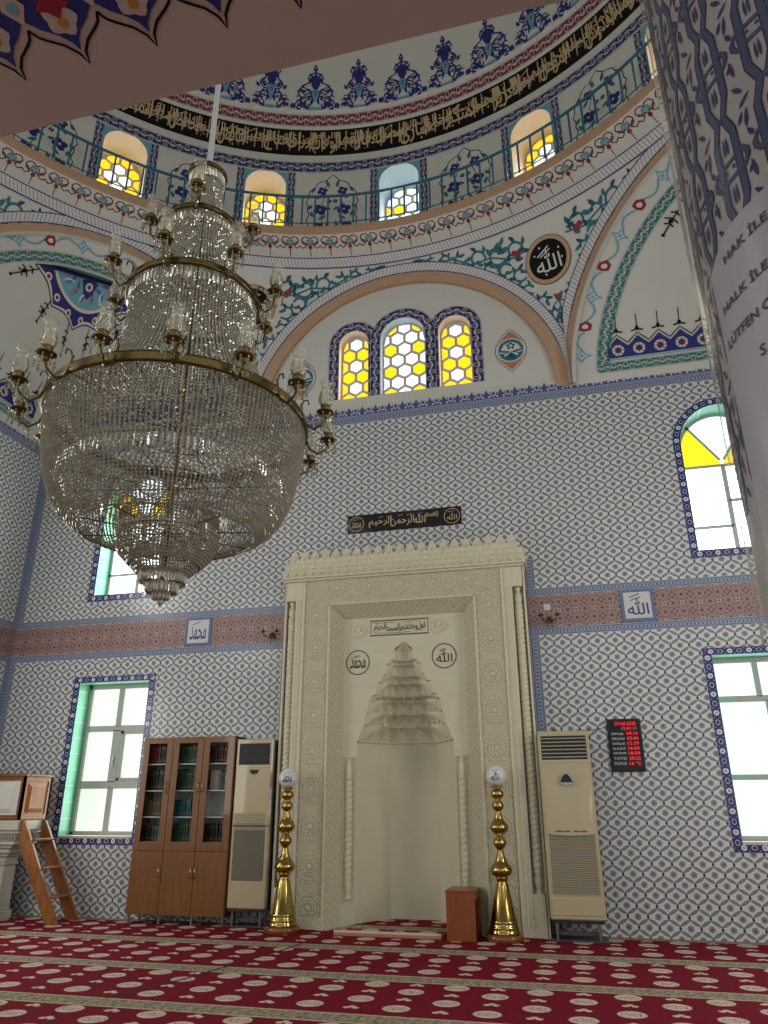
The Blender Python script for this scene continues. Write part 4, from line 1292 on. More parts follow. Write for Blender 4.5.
# dark void behind the unused half of the drum windows is sky; nothing needed
# near soffit of the gallery over the camera
ZG = 3.0; YG = -8.165
mb = MB()
mb.box(-A, A, -12.5, YG, ZG, ZG + .35, M_SOFFIT)
SMp = lambda x, y, off: (x, y, ZG - off)
P0 = (1.419 - 1.242) ; P0 = .1785
for i in range(-24, 24):
    c = 1.242 + i * P0; K = lambda x, y, o, c=c: SMp(c + x, -8.20 - y, o)
    h = P0 / 2
    tip = .093; shoulder = .175
    side = [(0, tip), (.009, .122), (.030, .146), (.062, .166), (.078, .178), (h, .198)]
    line = [(-x, y) for x, y in side[::-1]] + side[1:]
    stroke(mb, line, .007, K, P_BLACK, .002)
    s2 = [(0, tip + .034), (.010, .150), (.030, .172), (.060, .192), (h, .222)]
    poly = [(-x, y) for x, y in s2[::-1]] + s2[1:] + [(h, .34), (-h, .34)]
    blob(mb, poly, K, P_NAVY, .002)
    # white edge line inside
    for r, m, o, dy in ((.038, P_WHITE, .003, 0), ):
        P_ = []
        for a in range(21):
            an = a / 20 * 2 * pi; rr = r * (1 + .13 * cos(5 * an))
            P_.append((rr * cos(an), .205 + rr * sin(an)))
        blob(mb, P_, K, M_SOFFIT, .003)
    blob(mb, circle(0, .195, .012, 10), K, P_ORANGE, .004)
    blob(mb, [(-.045, .232), (-.02, .225), (0, .205), (.02, .225), (.045, .232), (.02, .255), (0, .27), (-.02, .255)], K, P_RED, .004)
    blob(mb, [(h - .03, .25), (h, .19 + .02), (h + .03, .25), (h, .30)], K, M_SOFFIT, .003); blob(mb, circle(h, .25, .014, 8), K, P_LBLUE, .004)
tag(mb.build('ceiling_gallery'), kind='structure')
mb = MB()
mb.box(-A, A, YG + 0.0, YG + .12, ZG + .35, ZG + .4, M_SOFFIT)
tag(mb.build('trim_2'), kind='structure')
# ------------------------------------------------------------------ prayer niche
root = thing('mihrab', 'tall carved cream stone prayer niche in the middle of the tiled wall', 'prayer niche', (0, 0, 0))
YF = -.28; XO = 1.57; ZC = 4.13
F0 = lambda x, z, d: (x, YF - d, z)
mb = MB()
# broad star-carved border: two uprights and a head
for x0, x1 in ((-1.30, -.975), (.975, 1.30)):
    mb.face([F0(x0, .12, 0), F0(x1, .12, 0), F0(x1, 3.80, 0), F0(x0, 3.80, 0)], M_STAR, [(.0525, .12), (.3775, .12), (.3775, 3.80), (.0525, 3.80)])
mb.face([F0(-1.30, 3.80, 0), F0(1.30, 3.80, 0), F0(1.30, ZC, 0), F0(-1.30, ZC, 0)], M_STAR, [(-1.085, 3.87), (1.515, 3.87), (1.515, 4.20), (-1.085, 4.20)])
mb.build('star_border', root)
# plain outer pilasters with plinths, sides
mb = MB()
for s in (-1, 1):
    mb.box(s * 1.30, s * 1.335, YF - .018, YF + .05, 0, ZC, M_STONE, .006)
    mb.box(s * 1.335, s * 1.44, YF + .0, YF + .1, 0, ZC, M_STONE, .004)
    mb.box(s * 1.36, s * 1.375, YF - .006, YF + .1, .1, ZC - .25, M_STONE, .003)
    mb.box(s * 1.395, s * 1.41, YF - .006, YF + .1, .1, ZC - .25, M_STONE, .003)
    mb.box(s * 1.44, s * 1.60, YF + .12, -.001, 0, ZC, M_STONE)
    mb.box(s * 1.44, s * XO, YF + .0, YF + .12, ZC - .26, ZC, M_STONE, .004)
    mb.box(s * 1.44, s * XO, YF + .0, YF + .12, 0, .42, M_STONE, .004)
    mb.box(s * 1.575, s * 1.60, YF + .02, -.001, 0, ZC, M_STONE, .004)
    mb.box(s * .945, s * .975, YF - .016, YF + .05, .0, 3.80, M_STONE, .006)
    mb.box(s * .945, s * 1.30, YF - .004, YF + .05, 0, .12, M_STONE, .004)
mb.box(-.975, .975, YF - .016, YF + .05, 3.775, 3.80, M_STONE, .006)
mb.box(-1.575, 1.575, -.03, -.001, ZC - .1, ZC, M_STONE)
mb.build('pilaster', root)
# twisted corner columns
def twisted(x, y, z0, z1, r, name, turns=1, cap=True, pitch=.085, lobes=1):
    mb = MB(); prof = []
    n = int((z1 - z0) / .009)
    for i in range(n + 1): prof.append((r, z0 + (z1 - z0) * i / n))
    tw = lambda rr, z, a: rr * (.84 + .22 * abs(sin(pi * z / pitch - a * lobes / 2)))
    mb.lathe(prof, M_STONE, (x, y, 0), 16, twist=tw)
    for zz, sg in ((z0, -1), (z1, 1)):
        mb.lathe([(r * .75, zz), (r * 1.15, zz + sg * .02), (r * .7, zz + sg * .05), (r * 1.05, zz + sg * .10), (r * .85, zz + sg * .16), (r * .45, zz + sg * .2), (r * 1.0, zz + sg * .25)] if sg > 0 else
                 [(r * 1.0, zz - .25), (r * .45, zz - .2), (r * .85, zz - .16), (r * 1.05, zz - .10), (r * .7, zz - .05), (r * 1.15, zz - .02), (r * .75, zz)], M_STONE, (x, y, 0), 16)
    return mb.build(name, root)
for s in (-1, 1):
    twisted(s * 1.505, YF + .075, .66, ZC - .52, .052, 'twisted_column', pitch=.062)
# splayed carved inner frame
mb = MB(); YI = -.13
for s in (-1, 1):
    q = [(s * .945, YF, 0), (s * .79, YI, 0), (s * .79, YI, 3.61), (s * .945, YF, 3.775)]
    mb.face([(x, y, z) for x, y, z in q], M_WEAVE, [(0, .0), (.2, .0), (.2, 3.61), (0, 3.775)])
q = [(-.945, YF, 3.775), (.945, YF, 3.775), (.79, YI, 3.61), (-.79, YI, 3.61)]
mb.face(q, M_WEAVE, [(-.945, .2), (.945, .2), (.79, 0), (-.79, 0)])
mb.build('splayed_frame', root)
# front panel with the stepped opening
prof = [(0.0, .61), (2.055, .61), (2.06, .60), (2.24, .53), (2.25, .505), (2.39, .495), (2.40, .475), (2.55, .46), (2.555, .43), (2.61, .42), (2.615, .37), (2.77, .345), (2.775, .30), (2.86, .275), (2.865, .24), (3.0, .225), (3.005, .185), (3.045, .175), (3.05, .125), (3.15, .105), (3.155, .115), (3.19, .11), (3.28, .0)]
mb = MB()
for (za, wa), (zb, wb) in zip(prof, prof[1:]):
    for s in (-1, 1):
        mb.face([(s * wa, YI, za), (s * .79, YI, za), (s * .79, YI, zb), (s * wb, YI, zb)], M_NICHE, [(s * wa, za), (s * .79, za), (s * .79, zb), (s * wb, zb)])
mb.face([(-.79, YI, 3.28), (.79, YI, 3.28), (.79, YI, 3.61), (-.79, YI, 3.61)], M_NICHE)
# engaged column slots
for s in (-1, 1):
    mb.box(s * .625, s * .635, YI - .012, YI + .02, .25, 1.86, M_NICHE, .003); mb.box(s * .755, s * .765, YI - .012, YI + .02, .25, 1.86, M_NICHE, .003)
    mb.box(s * .615, s * .775, YI - .015, YI + .02, 1.86, 1.885, M_NICHE, .003)
mb.build('niche_panel', root)
for s in (-1, 1): twisted(s * .695, YI - .01, .56, 1.60, .042, 'small_twisted_column', pitch=.07)
# five-sided recess
plan = [(-.61, 0), (-.30, .47), (.30, .47), (.61, 0)]
def plan_pts(w, n=25, lob=0.0, nl=9):
    """points along the recess plan scaled to half width w; lob scallops the line inwards"""
    segs = []; k = w / .61
    L = [0]
    for a, b in zip(plan, plan[1:]): L.append(L[-1] + hypot(b[0] - a[0], b[1] - a[1]))
    out = []
    for i in range(n):
        d = L[-1] * i / (n - 1)
        j = max(q for q in range(3) if L[q] <= d + 1e-9) if d < L[-1] else 2
        t = (d - L[j]) / (L[j + 1] - L[j])
        x = lerp(plan[j][0], plan[j + 1][0], t) * k; y = lerp(plan[j][1], plan[j + 1][1], t) * k
        f = abs(cos(pi * nl * i / (n - 1)))
        g = 1 + lob * (f - 1)
        out.append((x * g, YI + y * g))
    return out
mb = MB()
for a, b in zip(plan, plan[1:]):
    mb.face([(a[0], YI + a[1], 0), (b[0], YI + b[1], 0), (b[0], YI + b[1], 2.055), (a[0], YI + a[1], 2.055)], M_NICHE, [(a[0], 0), (b[0], 0), (b[0], 2.055), (a[0], 2.055)])
for s in (-1, 1): mb.box(s * .70, s * .66, YI + .02, .60, 0, 3.40, M_STONE)
mb.box(-.70, .70, .56, .60, 0, 3.40, M_STONE); mb.box(-.70, .70, YI + .02, .60, 3.36, 3.40, M_STONE)  # backing box added round the hood to block the bright world outside
mb.build('niche_recess', root)
mb = MB()
tiers = [(2.06, 2.25, .61, .545, 7), (2.25, 2.40, .525, .50, 9), (2.40, 2.555, .495, .46, 7), (2.555, 2.615, .45, .42, 9), (2.615, 2.775, .40, .35, 7), (2.775, 2.865, .32, .28, 7), (2.865, 3.005, .26, .23, 5), (3.005, 3.05, .20, .18, 5), (3.05, 3.155, .135, .115, 3), (3.155, 3.28, .12, .004, 3)]
N = 73
def panel_w(z):
    for (za, wa), (zb, wb) in zip(prof, prof[1:]):
        if za <= z <= zb: return lerp(wa, wb, (z - za) / max(zb - za, 1e-6))
    return .01
for i, (za, zb, wa, wb, nl) in enumerate(tiers):
    rows = []
    wn_ = tiers[i + 1][2] if i + 1 < len(tiers) else .002
    for t in (0, .3, .55, .75, .88, .95):
        lob = .0 + .42 * (t ** 1.5) * (1 if i < 8 else .3)
        w = panel_w(lerp(za, zb, t)) if i < len(tiers) - 1 else lerp(wa, wb, t)
        rows.append([(x, y, lerp(za, zb, t)) for x, y in plan_pts(w, N, lob, nl)])
    rows.append([(x, y, zb - .012) for x, y in plan_pts(panel_w(zb - .012) * .985, N, .05, nl)])
    mb.grid(rows, M_NICHE, smooth=False)
    # shelf up to the next tier and a thin lip
    A_ = rows[-1]; B_ = [(x, y, zb) for x, y in plan_pts(wn_, N, 0, nl)]
    mb.grid([A_, B_], M_NICHE, smooth=False)
    lip = plan_pts(panel_w(za + .004), N, .0, nl)
    mb.grid([[(x, y, za - .008) for x, y in lip], [(x * .975, YI + (y - YI) * .975, za - .008) for x, y in lip], [(x * .975, YI + (y - YI) * .975, za + .010) for x, y in lip], [(x, y, za + .010) for x, y in lip]], M_NICHE, smooth=False)
    # little pendants between the scallops
    if 0 < i < 8:
        pp = plan_pts(wa * .93, nl + 1, 0, 1)
        for x, y in pp[1:-1]:
            mb.lathe([(.004, -.035), (.014, -.01), (.018, .03), (.012, .05)], M_NICHE, (x, y, za), 8)
mb.build('muqarnas_hood', root)
# carved discs, text panel and roundels on the panel
PM = lambda x, z, o: (x, YI - o, z)
for s in (-1, 1):
    mb = MB(); cx, cz = (-.595, 3.455) if s < 0 else (.465, 3.47)
    for r, o in ((.085, .012),):
        mb.prism(circle(cx, cz, .105, 28), 0, .008, M_STONE, PM); mb.prism(circle(cx, cz, .03, 16), 0, .024, M_STONE, PM)
        for a in range(12):
            an = a * pi / 6
            mb.prism(circle(cx + .075 * cos(an), cz + .075 * sin(an), .019, 8), 0, .020, M_STONE, PM)
    mb.build('carved_disc', root)
mb = MB()
x0, x1, z0, z1 = -.43, .325, 3.375, 3.565
stroke(mb, [(x0, z0), (x1, z0), (x1, z1), (x0, z1)], .014, PM, P_BROWN, .003, closed=True)
for i in range(30):
    for zz in (z0 - .006, z1 + .006): blob(mb, circle(x0 + (x1 - x0) * i / 29, zz, .007, 6), PM, P_BROWN, .0035)
for i in range(8):
    for xx in (x0 - .006, x1 + .006): blob(mb, circle(xx, z0 + (z1 - z0) * i / 7, .007, 6), PM, P_BROWN, .0035)
x = x1 - .03
for wd, w in zip('فول وجهك شطر المسجد الحرام'.split(), (.11, .13, .105, .18, .16)):
    x -= w; letter(mb, arabic(wd), x, z0 + .025 + .008 * (int(w * 1000) % 3), w * 1.02, .125, PM, P_BROWN, .004, .01)
stroke(mb, [(x0 + .03, z1 - .03), (-.1, z1 - .024)], .006, PM, P_BROWN, .004); stroke(mb, [(.02, z1 - .028), (.2, z1 - .02)], .006, PM, P_BROWN, .004)
stroke(mb, [(x0 + .06, z0 + .03), (-.02, z0 + .022), (.1, z0 + .032)], .006, PM, P_BROWN, .004)
mb.build('text_panel', root)
for nm, cx, wd in (('roundel_left', -.605, 'محمد'), ('roundel_right', .527, 'الله')):
    mb = MB(); cz = 3.035 if cx < 0 else 3.07; r = .152
    stroke(mb, circle(cx, cz, r, 40), .012, PM, P_BROWN, .003, closed=True)
    for i in range(44): blob(mb, circle(cx + (r + .007) * cos(i / 44 * 2 * pi), cz + (r + .007) * sin(i / 44 * 2 * pi), .005, 5), PM, P_BROWN, .0035)
    letter(mb, arabic(wd), cx - .105, cz - .08, .21, .15, PM, P_BROWN, .004, .01)
    for (a, b) in (((-.06, .07), (.02, .095)), ((-.05, .055), (.03, .08))): stroke(mb, [(cx + a[0], cz + a[1]), (cx + b[0], cz + b[1])], .007, PM, P_BROWN, .004)
    stroke(mb, spiral(cx - .05, cz - .0, .03, .01, 0, 5, 10), .006, PM, P_BROWN, .004)
    mb.build('calligraphy_roundel', root)
# cornice with beads and cresting
mb = MB()
mb.box(-1.60, 1.60, YF - .03, -.001, ZC, ZC + .03, M_STONE, .006)
mb.box(-1.63, 1.63, YF - .055, -.001, ZC + .03, ZC + .15, M_STONE, .01)
mb.box(-1.61, 1.61, YF - .035, -.001, ZC + .15, ZC + .25, M_STONE, .008)
for i in range(27):
    x = -1.56 + 3.12 * i / 26
    mb.lathe([(.001, -.03), (.022, -.022), (.03, 0), (.022, .022), (.001, .03)], M_STONE, (x, YF - .062, ZC + .088), 8)
    mb.box(x - .035, x + .035, YF - .045, YF - .03, ZC + .165, ZC + .24, M_STONE, .006)
mb.build('cornice', root)
mb = MB(); n = 21; p = 3.1 / n
for i in range(n):
    c = -1.55 + (i + .5) * p; h = p / 2
    poly = [(c - h, ZC + .25), (c + h, ZC + .25), (c + h, ZC + .30), (c + h * .72, ZC + .33), (c + h * .62, ZC + .385), (c + h * .25, ZC + .41), (c, ZC + .455), (c - h * .25, ZC + .41), (c - h * .62, ZC + .385), (c - h * .72, ZC + .33), (c - h, ZC + .30)]
    mb.prism(poly, 0, .05, M_STONE, lambda x, z, d: (x, YF - .02 + .05 - d, z))
    mb.prism(circle(c, ZC + .34, .022, 8), 0, .014, M_STONE, lambda x, z, d: (x, YF - .02 - d, z))
    for s in (-1, 1): mb.prism(leaf(c, ZC + .28, pi / 2 + s * .5, .07, .012), 0, .01, M_STONE, lambda x, z, d: (x, YF - .02 - d, z))
mb.build('cresting', root)

# ------------------------------------------------------ brass candle stands
def smooth_prof(P):
    out = []
    for i in range(len(P) - 1):
        p0, p1, p2, p3 = P[max(i - 1, 0)], P[i], P[i + 1], P[min(i + 2, len(P) - 1)]
        for t in ((0, .33, .66) if p1[1] > .6 else (0,)):
            f = [.5 * (2 * p1[k] + (p2[k] - p0[k]) * t + (2 * p0[k] - 5 * p1[k] + 4 * p2[k] - p3[k]) * t * t + (3 * p1[k] - p0[k] - 3 * p2[k] + p3[k]) * t ** 3) for k in (0, 1)]
            out.append((max(f[0], 0), f[1]))
    return out + [P[-1]]
def stand(x, y, word, label):
    t = thing('candle_stand', label, 'candle stand', (x, y, 0), 0, 'brass stands flanking the prayer niche')
    mb = MB(); mb.lathe([(.19, 0), (.20, .01), (.20, .05), (.19, .062), (.0, .062)], M_DWOOD, n=32); mb.build('wooden_base', t)
    P = [(.168, .062), (.172, .075), (.166, .10), (.155, .135), (.158, .142), (.148, .15), (.144, .19), (.147, .197), (.137, .205), (.066, .575), (.062, .585), (.055, .595), (.052, .63), (.064, .64), (.050, .65),
         (.085, .675), (.100, .71), (.100, .74), (.085, .775), (.062, .81), (.045, .86), (.032, .915), (.026, .94), (.034, .955), (.052, .985), (.062, 1.02), (.052, 1.055), (.034, 1.085), (.028, 1.10), (.045, 1.115),
         (.070, 1.14), (.085, 1.175), (.084, 1.205), (.068, 1.24), (.045, 1.28), (.032, 1.33), (.025, 1.365), (.032, 1.375), (.048, 1.395), (.056, 1.43), (.048, 1.465), (.032, 1.487), (.028, 1.50), (.036, 1.51), (.056, 1.535), (.062, 1.565), (.054, 1.595), (.036, 1.612), (.03, 1.625), (.052, 1.638), (.055, 1.65), (.0, 1.652)]
    k = 1.515 / 1.652
    mb = MB(); mb.lathe([(r * (1.18 if z > .6 else 1), z * k if z > .062 else z) for r, z in smooth_prof(P)], M_BRASS, n=40); mb.build('brass_column', t)
    mb = MB(); R = .115; zc = 1.515 + R - .008
    mb.lathe([(R * sin(pi * i / 16), zc - R * cos(pi * i / 16)) for i in range(17)], M_GLOBE, n=32)
    th = atan2(2.044 - x, -(-9.325 - y))       # turn the writing to the hall
    def gm(u, v, o):
        la = v / R; lo = u / R + th * .6
        r = R + .001 + o * .4
        return (r * cos(la) * sin(lo), -r * cos(la) * cos(lo), zc + r * sin(la))
    letter(mb, arabic(word), -.06, -.05, .12, .095, gm, P_GREEN, .002, .012)
    stroke(mb, [(-.04, .05), (.02, .065)], .007, gm, P_GREEN, .003)
    mb.build('glass_globe', t)
M_GLOBE = mat('white_opal_glass', 'd6d8d8', .15, coat=.5)
stand(-1.345, -.52, 'محمد', 'tall turned brass stand with a white globe, left of the prayer niche opening')
stand(1.135, -.49, 'الله', 'tall turned brass stand with a white globe, right of the prayer niche opening')

# stool
t = thing('stool', 'small reddish-brown box stool in front of the prayer niche', 'stool', (.70, -.44, 0))
mb = MB(); mb.box(-.16, .16, -.22, .22, .455, .475, M_CHERRY, .003); mb.build('seat', t)
for x in (-.15, .135):
    pass
mb = MB(); mb.box(-.155, .155, -.215, -.197, 0, .455, M_CHERRY, .002); mb.build('front_panel', t)
for s in (-1,):
    mb = MB(); mb.box(s * .155, s * .137, -.197, .215, 0, .455, M_CHERRY, .002); mb.build('side_panel', t)
mb = MB(); mb.box(-.137, .155, .197, .215, 0, .455, M_CHERRY, .002); mb.build('back_panel', t)
mb = MB(); mb.box(.137, .155, -.197, .197, .38, .455, M_CHERRY, .002); mb.build('rail', t)

# ------------------------------------------------------ bookcase
BX0, BX1, BY = -3.44, -2.15, -.35; BZ0, BZ1 = .10, 2.14
t = thing('bookcase', 'brown three-door bookcase with glazed upper doors against the tiled wall', 'bookcase', (BX0, 0, 0))
W = BX1 - BX0
mb = MB()
mb.box(0, .02, BY + .02, -.01, BZ0, BZ1, M_WALNUT, .002); mb.box(W - .02, W, BY + .02, -.01, BZ0, BZ1, M_WALNUT, .002)
mb.box(0, W, BY + .005, -.01, BZ1 - .02, BZ1, M_WALNUT, .002); mb.box(0, W, BY + .02, -.01, BZ0, BZ0 + .02, M_WALNUT, .002)

M_BACKP = mat('white_back_panel', 'e2e4e2', .6)
mb.box(.02, W - .02, -.02, -.012, BZ0 + .02, BZ1 - .02, M_BACKP)
for i in (1, 2): mb.box(W * i / 3 - .009, W * i / 3 + .009, BY + .03, -.02, BZ0 + .02, BZ1 - .02, M_BACKP)
mb.build('body', t)
zs_ = [.90, 1.19, 1.50, 1.82]
sh = MB()
for z in zs_:
    s_ = MB()
    s_.box(.02, W - .02, BY + .05, -.02, z - .014, z, M_BACKP, .001)
    s_.build('shelf', t)
for i in range(3):
    x0, x1 = W * i / 3 + .003, W * (i + 1) / 3 - .003
    d = MB(); y0, y1 = BY, BY + .019
    gx0, gx1, gz0, gz1 = x0 + .085, x1 - .085, .90, 2.065
    d.box(x0, gx0, y0, y1, .80, BZ1 - .004, M_WALNUT, .002); d.box(gx1, x1, y0, y1, .80, BZ1 - .004, M_WALNUT, .002)
    d.box(gx0, gx1, y0, y1, .80, gz0, M_WALNUT, .002); d.box(gx0, gx1, y0, y1, gz1, BZ1 - .004, M_WALNUT, .002)
    o = d.build('door', t)
    g = MB(); g.box(gx0, gx1, y0 + .007, y0 + .011, gz0, gz1, M_PANE); g.build('glass_pane', o)
    l = MB(); l.box(x0, x1, y0, y1, BZ0, .796, M_WALNUT, .002); lo = l.build('lower_door', t)
    hx = (x1 - .025) if i in (0, 1) else (x0 + .025)
    for zc, par in ((1.53, o), (.56, lo)):
        h = MB(); h.tube([(hx, y0, zc - .06), (hx, y0 - .02, zc - .052), (hx, y0 - .026, zc - .02), (hx, y0 - .026, zc + .02), (hx, y0 - .02, zc + .052), (hx, y0, zc + .06)], .006, M_STEEL if not (i == 0 and zc > 1) else M_ABRASS, 8)
        h.build('handle', par)
for x in (.03, W / 3, 2 * W / 3, W - .03):
    for y in (BY + .05, -.06):
        l = MB(); l.lathe([(.018, 0), (.018, BZ0)], M_STEEL, (x, y, 0), 12); l.build('leg', t)
# books
random.seed(3)
M_ACX0 = mat('shaded_marble_groove', '8f8a7e', .6)
book_cols = {'red': '6b1a22', 'black': '1c1a1e', 'green': '16442f', 'brown': '5d4630', 'teal': '1d5560', 'cream': 'b9b29c', 'navy': '1f2c48', 'grey': '57595a', 'maroon': '471820'}
BM = {k: mat(k + '_book_cover', v, .5) for k, v in book_cols.items()}
M_PAGE = mat('book_pages', 'c9c2ae', .7); M_GILT = mat('gilt_spine_lines', 'a88a48', .4, metal=.6)
def make_book(cm, w, d, h):
    b = MB()
    b.box(-w / 2, w / 2, -d, 0, 0, h, cm, .003)
    b.box(-w / 2 + .003, w / 2 - .003, -d + .004, .001, h - .003, h + .0005, M_PAGE)
    for z in (.15, .2, .8, .85): b.box(-w / 2 + .002, w / 2 - .002, -d - .0006, -d + .002, h * z - .0015, h * z + .0015, M_GILT)
    return b
plan_b = [  # column, shelf (0 bottom), list of (colour, count, height), words
    (0, 0, [('black', 5), ('green', 5)], .20), (0, 1, [('brown', 9)], .21), (0, 2, [('black', 9)], .25), (0, 3, [('red', 4), ('black', 5)], .24),
    (1, 0, [('green', 10)], .23), (1, 1, [('teal', 8), ('cream', 1)], .22), (1, 2, [('green', 6), ('brown', 4)], .25), (1, 3, [('green', 10)], .24),
    (2, 0, [('black', 9)], .23), (2, 1, [], 0), (2, 2, [('maroon', 1), ('cream', 3), ('grey', 1), ('navy', 1), ('cream', 1), ('brown', 2)], .24), (2, 3, [('maroon', 6), ('cream', 1), ('brown', 2)], .24)]
ROWS = ('lowest shelf', 'second shelf from below', 'third shelf from below', 'top shelf')
DOORS = ('left', 'middle', 'right')
for c, s, L, hh in plan_b:
    x = BX0 + W * c / 3 + .035; xe = BX0 + W * (c + 1) / 3 - .03
    if not L: continue
    runs = []
    tot = sum(n for _, n in L); wd = (xe - x) / tot
    for (cn, n) in L:
        proto = None
        k_ = 'a' if n == 1 else ''
        lab = '%s hardcover book standing on the %s behind the %s bookcase door' % (cn, ROWS[s], DOORS[c])
        if (c, s) == (2, 2) and cn == 'cream':
            lab = 'cream hardcover book standing on the third shelf from below, right bookcase door'
        for i in range(n):
            w = wd * random.uniform(.78, .97); h = hh * random.uniform(.88, 1.03)
            if proto is None or random.random() < .4:
                b = make_book(BM[cn], w, .16, h).build('book')
                proto = b
            else:
                b = proto.copy(); COL.objects.link(b)
            b.location = (x + wd / 2, -.085, zs_[s] + .0005)
            b.rotation_euler = (0, random.choice((0, 0, 0, .05, -.04)) if n > 1 else 0, 0)
            tag(b, lab, 'book', 'books in the glazed bookcase')
            x += wd

# ------------------------------------------------------ air conditioners
M_ACB = mat('yellowed_beige_plastic', 'b4a785', .3, coat=.3); M_ACD = mat('dark_louvre_plastic', '1d1f22', .5)
M_ACG = mat('grey_mesh_grille', '6f6a5c', .6); M_ACS = mat('pale_slat_plastic', 'b0a48c', .45); M_ACX = mat('grey_side_metal', '4a4a48', .5)
M_LOGO = mat('silver_badge', 'a8a8a4', .3, metal=.5)
def ac(x0, x1, z0, z1, yf, left, label):
    t = thing('air_conditioner', label, 'air conditioner', (x0, 0, 0)); w = x1 - x0
    mb = MB(); mb.box(0, w + .005, yf + .04, -.08, z0 - .01, z1 - .01, M_ACX, .01); mb.box(0, w, yf, yf + .06, z0, z1, M_ACB, .014)
    mb.box(.02, w - .02, yf + .01, yf + .05, z0 - .03, z0, M_ACD); mb.build('cabinet', t)
    # outlet louvre
    mb = MB(); mb.box(.04, w - .035, yf - .004, yf + .02, z1 - .31, z1 - .055, M_ACD, .004)
    mb.build('air_outlet', t)
    mb = MB()
    for i in range(6):
        z = z1 - .29 + i * .04
        mb.face([(.045, yf - .012, z), (w - .04, yf - .012, z), (w - .04, yf - .004, z + .012), (.045, yf - .004, z + .012)], M_ACS if not left else M_ACD)
        mb.box(.045, w - .04, yf - .012, yf - .003, z - .002, z + .002, M_ACX)
    mb.build('louvre', t)
    if left:
        mb = MB(); mb.box(.0, w, yf - .003, yf + .01, z1 - 1.02, z1 - 1.008, M_ACX); mb.box(.01, w - .01, yf - .006, yf + .01, z1 - 1.0, z1 - .34, M_ACB, .008)
        mb.build('upper_panel', t)
        mb = MB(); mb.box(.04, w - .05, yf - .005, yf + .01, z0 + .30, z1 - 1.06, M_ACG, .004)
        for i in range(40): mb.box(.04, w - .05, yf - .008, yf - .004, z0 + .31 + i * .0185, z0 + .316 + i * .0185, M_ACG)
        mb.build('intake_grille', t)
        mb = MB(); mb.prism([(w * .40, z1 - .37), (w * .66, z1 - .37), (w * .60, z1 - .42), (w * .46, z1 - .42)], 0, .012, M_ACD, lambda x, z, d: (x, yf - .004 - d, z)); mb.build('display', t)
    else:
        mb = MB(); mb.box(.0, w, yf - .003, yf + .01, z1 - .35, z1 - .335, M_ACS)
        # bowed panel
        rows = []
        for j in range(13):
            v = j / 12; row = []
            for i in range(17):
                u = i / 16
                b = .03 * sin(pi * u) ** .6 * (.15 + .85 * sin(pi / 2 * (1 - v))) if 0 < u < 1 else 0
                zz = z1 - .37 - .70 * (1 - v) - .02 * sin(pi * u) * (1 - v)
                row.append((.02 + (w - .04) * u, yf - .003 - b, zz))
            rows.append(row)
        mb.grid(rows, M_ACB); mb.build('upper_panel', t)
        mb = MB(); mb.prism([(w * .36, z1 - .56), (w * .40, z1 - .50), (w * .46, z1 - .455), (w * .54, z1 - .455), (w * .60, z1 - .50), (w * .64, z1 - .56), (w * .5, z1 - .585)], 0, .03, M_LOGO, lambda x, z, d: (x, yf - .012 - d, z))
        mb.prism([(w * .38, z1 - .55), (w * .42, z1 - .50), (w * .47, z1 - .465), (w * .53, z1 - .465), (w * .58, z1 - .50), (w * .62, z1 - .55)], 0, .034, M_ACD, lambda x, z, d: (x, yf - .012 - d, z)); mb.build('display', t)
        mb = MB()
        for i in range(44):
            z = z0 + .24 + i * .0178
            mb.box(.05, w - .04, yf - .010, yf - .001, z, z + .007, M_ACS); mb.box(.05, w - .04, yf - .003, yf + .004, z + .007, z + .0178, M_ACD if False else M_ACG)
        mb.build('intake_grille', t)
        mb = MB(); mb.box(.02, w - .02, yf - .006, yf + .01, z0 + .04, z0 + .21, M_ACB, .01); mb.build('lower_panel', t)
        mb = MB(); mp = lambda x, z, o: (x, yf - .04 - o, z)
        mb.box(w * .22, w * .36, yf - .034, yf - .03, z1 - 1.052, z1 - 1.040, M_ACX); mb.box(w * .38, w * .50, yf - .034, yf - .03, z1 - 1.052, z1 - 1.040, M_ACX); mb.box(w * .56, w * .66, yf - .034, yf - .03, z1 - 1.052, z1 - 1.040, M_ACX); mb.box(w * .68, w * .80, yf - .034, yf - .03, z1 - 1.052, z1 - 1.040, M_ACX)
        mb.build('nameplate', t)
    for x in (.06, w - .08):
        for y in (yf + .06, -.12):
            l = MB(); l.lathe([(.016, 0), (.016, z0 - .005)], M_STEEL, (x, y, 0), 12); l.build('leg', t)
    mb = MB(); mb.box(.0, w, yf + .02, -.06, 0.0, .012, M_ACX, .003); mb.box(.05, w - .06, yf + .10, yf + .12, .05, .09, M_ACX); mb.build('stand_base', t)
ac(-2.13, -1.64, .19, 2.10, -.33, True, 'beige floor-standing air conditioner with a dark mesh grille beside the bookcase')
ac(1.614, 2.185, .20, 2.10, -.44, False, 'beige floor-standing air conditioner with pale slats, right of the prayer niche')

# ------------------------------------------------------ wall sign over the niche
t = thing('wall_sign', 'long black wall sign with gold Arabic lettering above the prayer niche', 'sign', (0, 0, 4.995))

